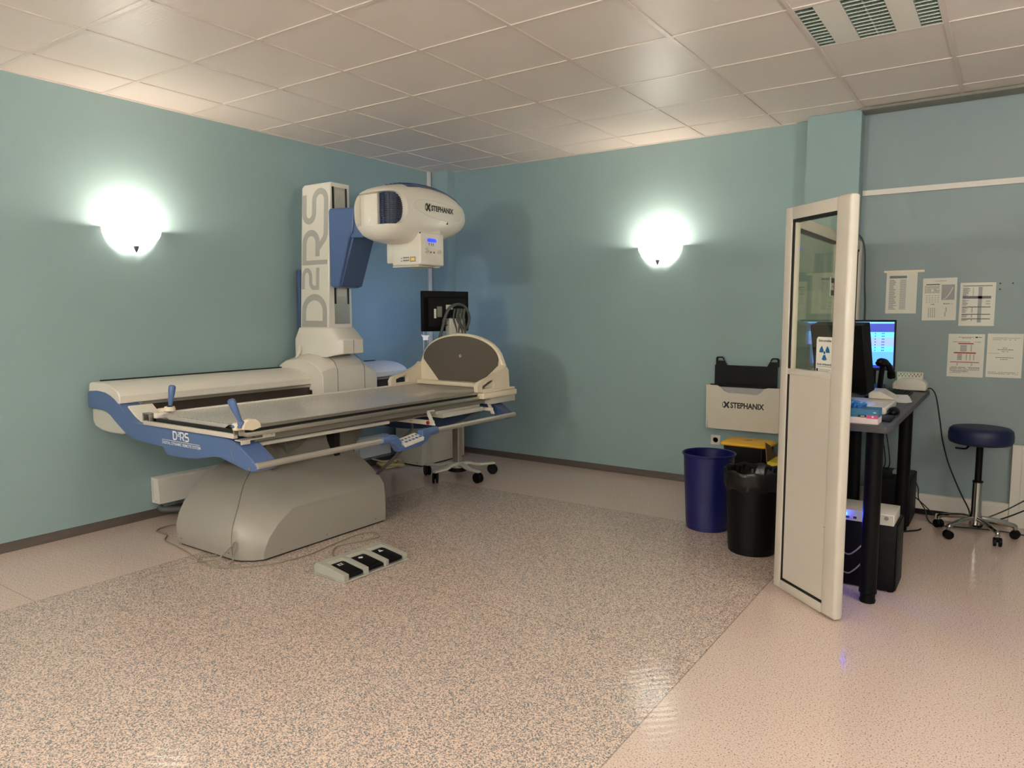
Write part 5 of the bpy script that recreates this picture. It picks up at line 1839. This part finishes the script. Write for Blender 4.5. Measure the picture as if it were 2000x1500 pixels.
# ------------------------------------------------------------------ sheets on the control wall
def sheet(label, x0, z0, w, h, rot, content):
    t = thing('wall_sheet', label, 'paper sheet', (x0, -0.001, z0), group='paper sheets on the control wall')
    u = Vector((math.cos(rot), 0, math.sin(rot)))
    v = Vector((-math.sin(rot), 0, math.cos(rot)))
    o = Vector((x0, -0.0006, z0))
    b = MB()
    b.loft([[o + u * x + v * z - Y_ * d for x, z in ((0, 0), (w, 0), (w, h), (0, h))] for d in (0.0, 0.0012)])
    b.build('paper', M_paper, t, flat=True)
    b = MB()
    of = o - Y_ * 0.0012

    def bar(xa, xb, za, zb, m): b.mat(m).bar(xa * w, xb * w, za * h, zb * h, of, u, v, -Y_, 0.0004)

    def words_(xa, xb, z, m, hh=0.008, fill=0.8):
        x = xa
        while x < xb:
            l = RND.uniform(0.02, 0.07)
            if RND.random() < fill:
                bar(x, min(xb, x + l), z, z + hh, m)
            x += l + 0.012
    content(bar, words_)
    b.build('print', M_greyink, t, flat=True, recalc=False)
    if content is c2:
        b = MB()
        b.mat(M_sheet).bar(0.56 * w, 0.94 * w, 0.48 * h, 0.84 * h, of, u, v, -Y_, 0.0004)
        b.mat(M_paper)
        curve = [((0.60 + k * 0.022) * w, (0.50 + 0.0016 * k * k) * h) for k in range(14)]
        for p, q in zip(curve, curve[1:]):
            b.bar(p[0], q[0], p[1], q[1] + 0.002, of, u, v, -Y_, 0.0008)
        b.build('graph', M_sheet, t, flat=True, recalc=False)


def c1(bar, wd):
    bar(0.10, 0.66, 0.85, 0.91, M_greyink)
    for k in range(26):
        z = 0.80 - k * 0.028
        bar(0.10, 0.10 + RND.uniform(0.13, 0.26), z, z + 0.012, M_greyink)
        bar(0.45, 0.65, z, z + 0.016, M_sheet)


def c2(bar, wd):
    wd(0.35, 0.7, 0.925, M_ink, 0.008)
    bar(0.10, 0.50, 0.84, 0.86, M_ink)
    for k in range(9):
        wd(0.06, 0.50, 0.81 - k * 0.02, M_greyink, 0.010, 0.95)
    for k in range(4):
        for q in range(5):
            bar(0.10 + q * 0.085, 0.15 + q * 0.085, 0.58 - k * 0.05, 0.59 - k * 0.05, M_greyink)
    wd(0.25, 0.48, 0.37, M_greyink, 0.02)
    wd(0.62, 0.88, 0.38, M_greyink, 0.02)
    for k in range(4):
        for q in range(9):
            bar(0.18 + k * 0.06, 0.21 + k * 0.06, 0.28 - q * 0.026, 0.294 - q * 0.026, M_greyink)
    for q in range(8):
        bar(0.66 + 0.03 * (q < 4), 0.70 + 0.03 * (q < 4), 0.28 - q * 0.026, 0.294 - q * 0.026, M_greyink)


def c3(bar, wd):
    bar(0.08, 0.90, 0.915, 0.935, M_greyink)
    bar(0.52, 0.63, 0.08, 0.90, M_sheet)
    for k in range(10):
        z = 0.87 - k * 0.022
        bar(0.08, 0.08 + RND.uniform(0.10, 0.22), z, z + 0.012, M_greyink)
        bar(0.36, 0.39, z, z + 0.010, M_greyink)
    bar(0.08, 0.88, 0.63, 0.69, M_greyink)
    for z in (0.43, 0.26, 0.155):
        bar(0.08, 0.88, z, z + 0.016, M_ink)
    for k in range(24):
        z = 0.60 - k * 0.021
        if k in (7, 15, 16, 20):
            continue
        bar(0.08, 0.08 + RND.uniform(0.08, 0.20), z, z + 0.010, M_greyink)
        if k > 6:
            bar(0.35, 0.38, z, z + 0.010, M_ink)
        if k in (1, 2, 4, 5):
            bar(0.74, 0.86, z, z + 0.008, M_greyink)


def c4(bar, wd):
    wd(0.28, 0.70, 0.92, M_greyink, 0.012, 0.95)
    wd(0.38, 0.62, 0.895, M_greyink, 0.012, 0.95)
    bar(0.74, 0.80, 0.91, 0.94, M_ink)
    wd(0.80, 0.92, 0.92, M_ink, 0.014, 1)
    wd(0.08, 0.90, 0.81, M_greyink, 0.012, 0.95)
    bar(0.28, 0.70, 0.765, 0.79, M_redink)
    for k in range(7):
        bar(0.34, 0.52, 0.73 - k * 0.022, 0.742 - k * 0.022, M_greyink)
        bar(0.63, 0.66, 0.73 - k * 0.022, 0.742 - k * 0.022, M_greyink)
    bar(0.17, 0.78, 0.545, 0.575, M_redink)
    for k in range(7):
        bar(0.27, 0.40, 0.52 - k * 0.021, 0.532 - k * 0.021, M_greyink)
        for q in (0.51, 0.61, 0.71):
            bar(q, q + 0.03, 0.52 - k * 0.021, 0.532 - k * 0.021, M_greyink)
    bar(0.08, 0.88, 0.335, 0.352, M_redink)
    for k in range(3):
        bar(0.26, 0.30, 0.31 - k * 0.022, 0.32 - k * 0.022, M_greyink)
        bar(0.66, 0.70, 0.31 - k * 0.022, 0.32 - k * 0.022, M_greyink)
    for k in range(7):
        wd(0.08, 0.90 - 0.3 * (k > 3), 0.22 - k * 0.022, M_ink if k in (0, 1, 4) else M_greyink, 0.010, 0.9)


def c5(bar, wd):
    wd(0.10, 0.92, 0.895, M_greyink, 0.010, 0.9)
    wd(0.14, 0.80, 0.86, M_greyink, 0.010, 0.9)
    wd(0.44, 0.56, 0.67, M_ink, 0.010)
    wd(0.30, 0.74, 0.63, M_ink, 0.012, 0.9)
    wd(0.42, 0.62, 0.59, M_ink, 0.010)
    bar(0.04, 0.36, 0.55, 0.556, M_greyink)
    wd(0.26, 0.76, 0.45, M_ink, 0.012, 0.9)
    wd(0.38, 0.62, 0.41, M_ink, 0.010)
    for k in range(3):
        wd(0.06, 0.92, 0.12 - k * 0.022, M_greyink, 0.008, 0.9)


sheet('yellowish printed list taped highest on the control wall', 4.208, 1.437, 0.196, 0.295, 0.0, c1)
sheet('printed sheet with a small grey graph on the control wall', 4.443, 1.388, 0.206, 0.294, 0.012, c2)
sheet('printed table with dark header bars, rightmost of the upper wall sheets', 4.666, 1.352, 0.205, 0.294, -0.0, c3)
sheet('printed sheet with red title bars on the control wall', 4.613, 1.000, 0.213, 0.296, 0.0, c4)
sheet('mostly blank typed sheet right of the red-barred sheet on the wall', 4.841, 1.005, 0.200, 0.296, 0.0, c5)
tag(MB().box(4.19, 4.445, -0.0022, -0.0005, 1.728, 1.744).build('tape_strip', M_wp2), 'strip of pale tape along the top of the yellowish list', 'tape')
for k, (x, z) in enumerate(((4.893, 1.637), (4.963, 1.637), (4.893, 1.598))):
    tag(MB().lathe([(0.005, 0), (0.004, 0.002)], (x, -0.0005, z), (0, -1, 0), 10).build('wall_plug', M_ink), 'tiny dark wall plug right of the upper printed sheets', 'wall plug', 'wall plugs beside the sheets')
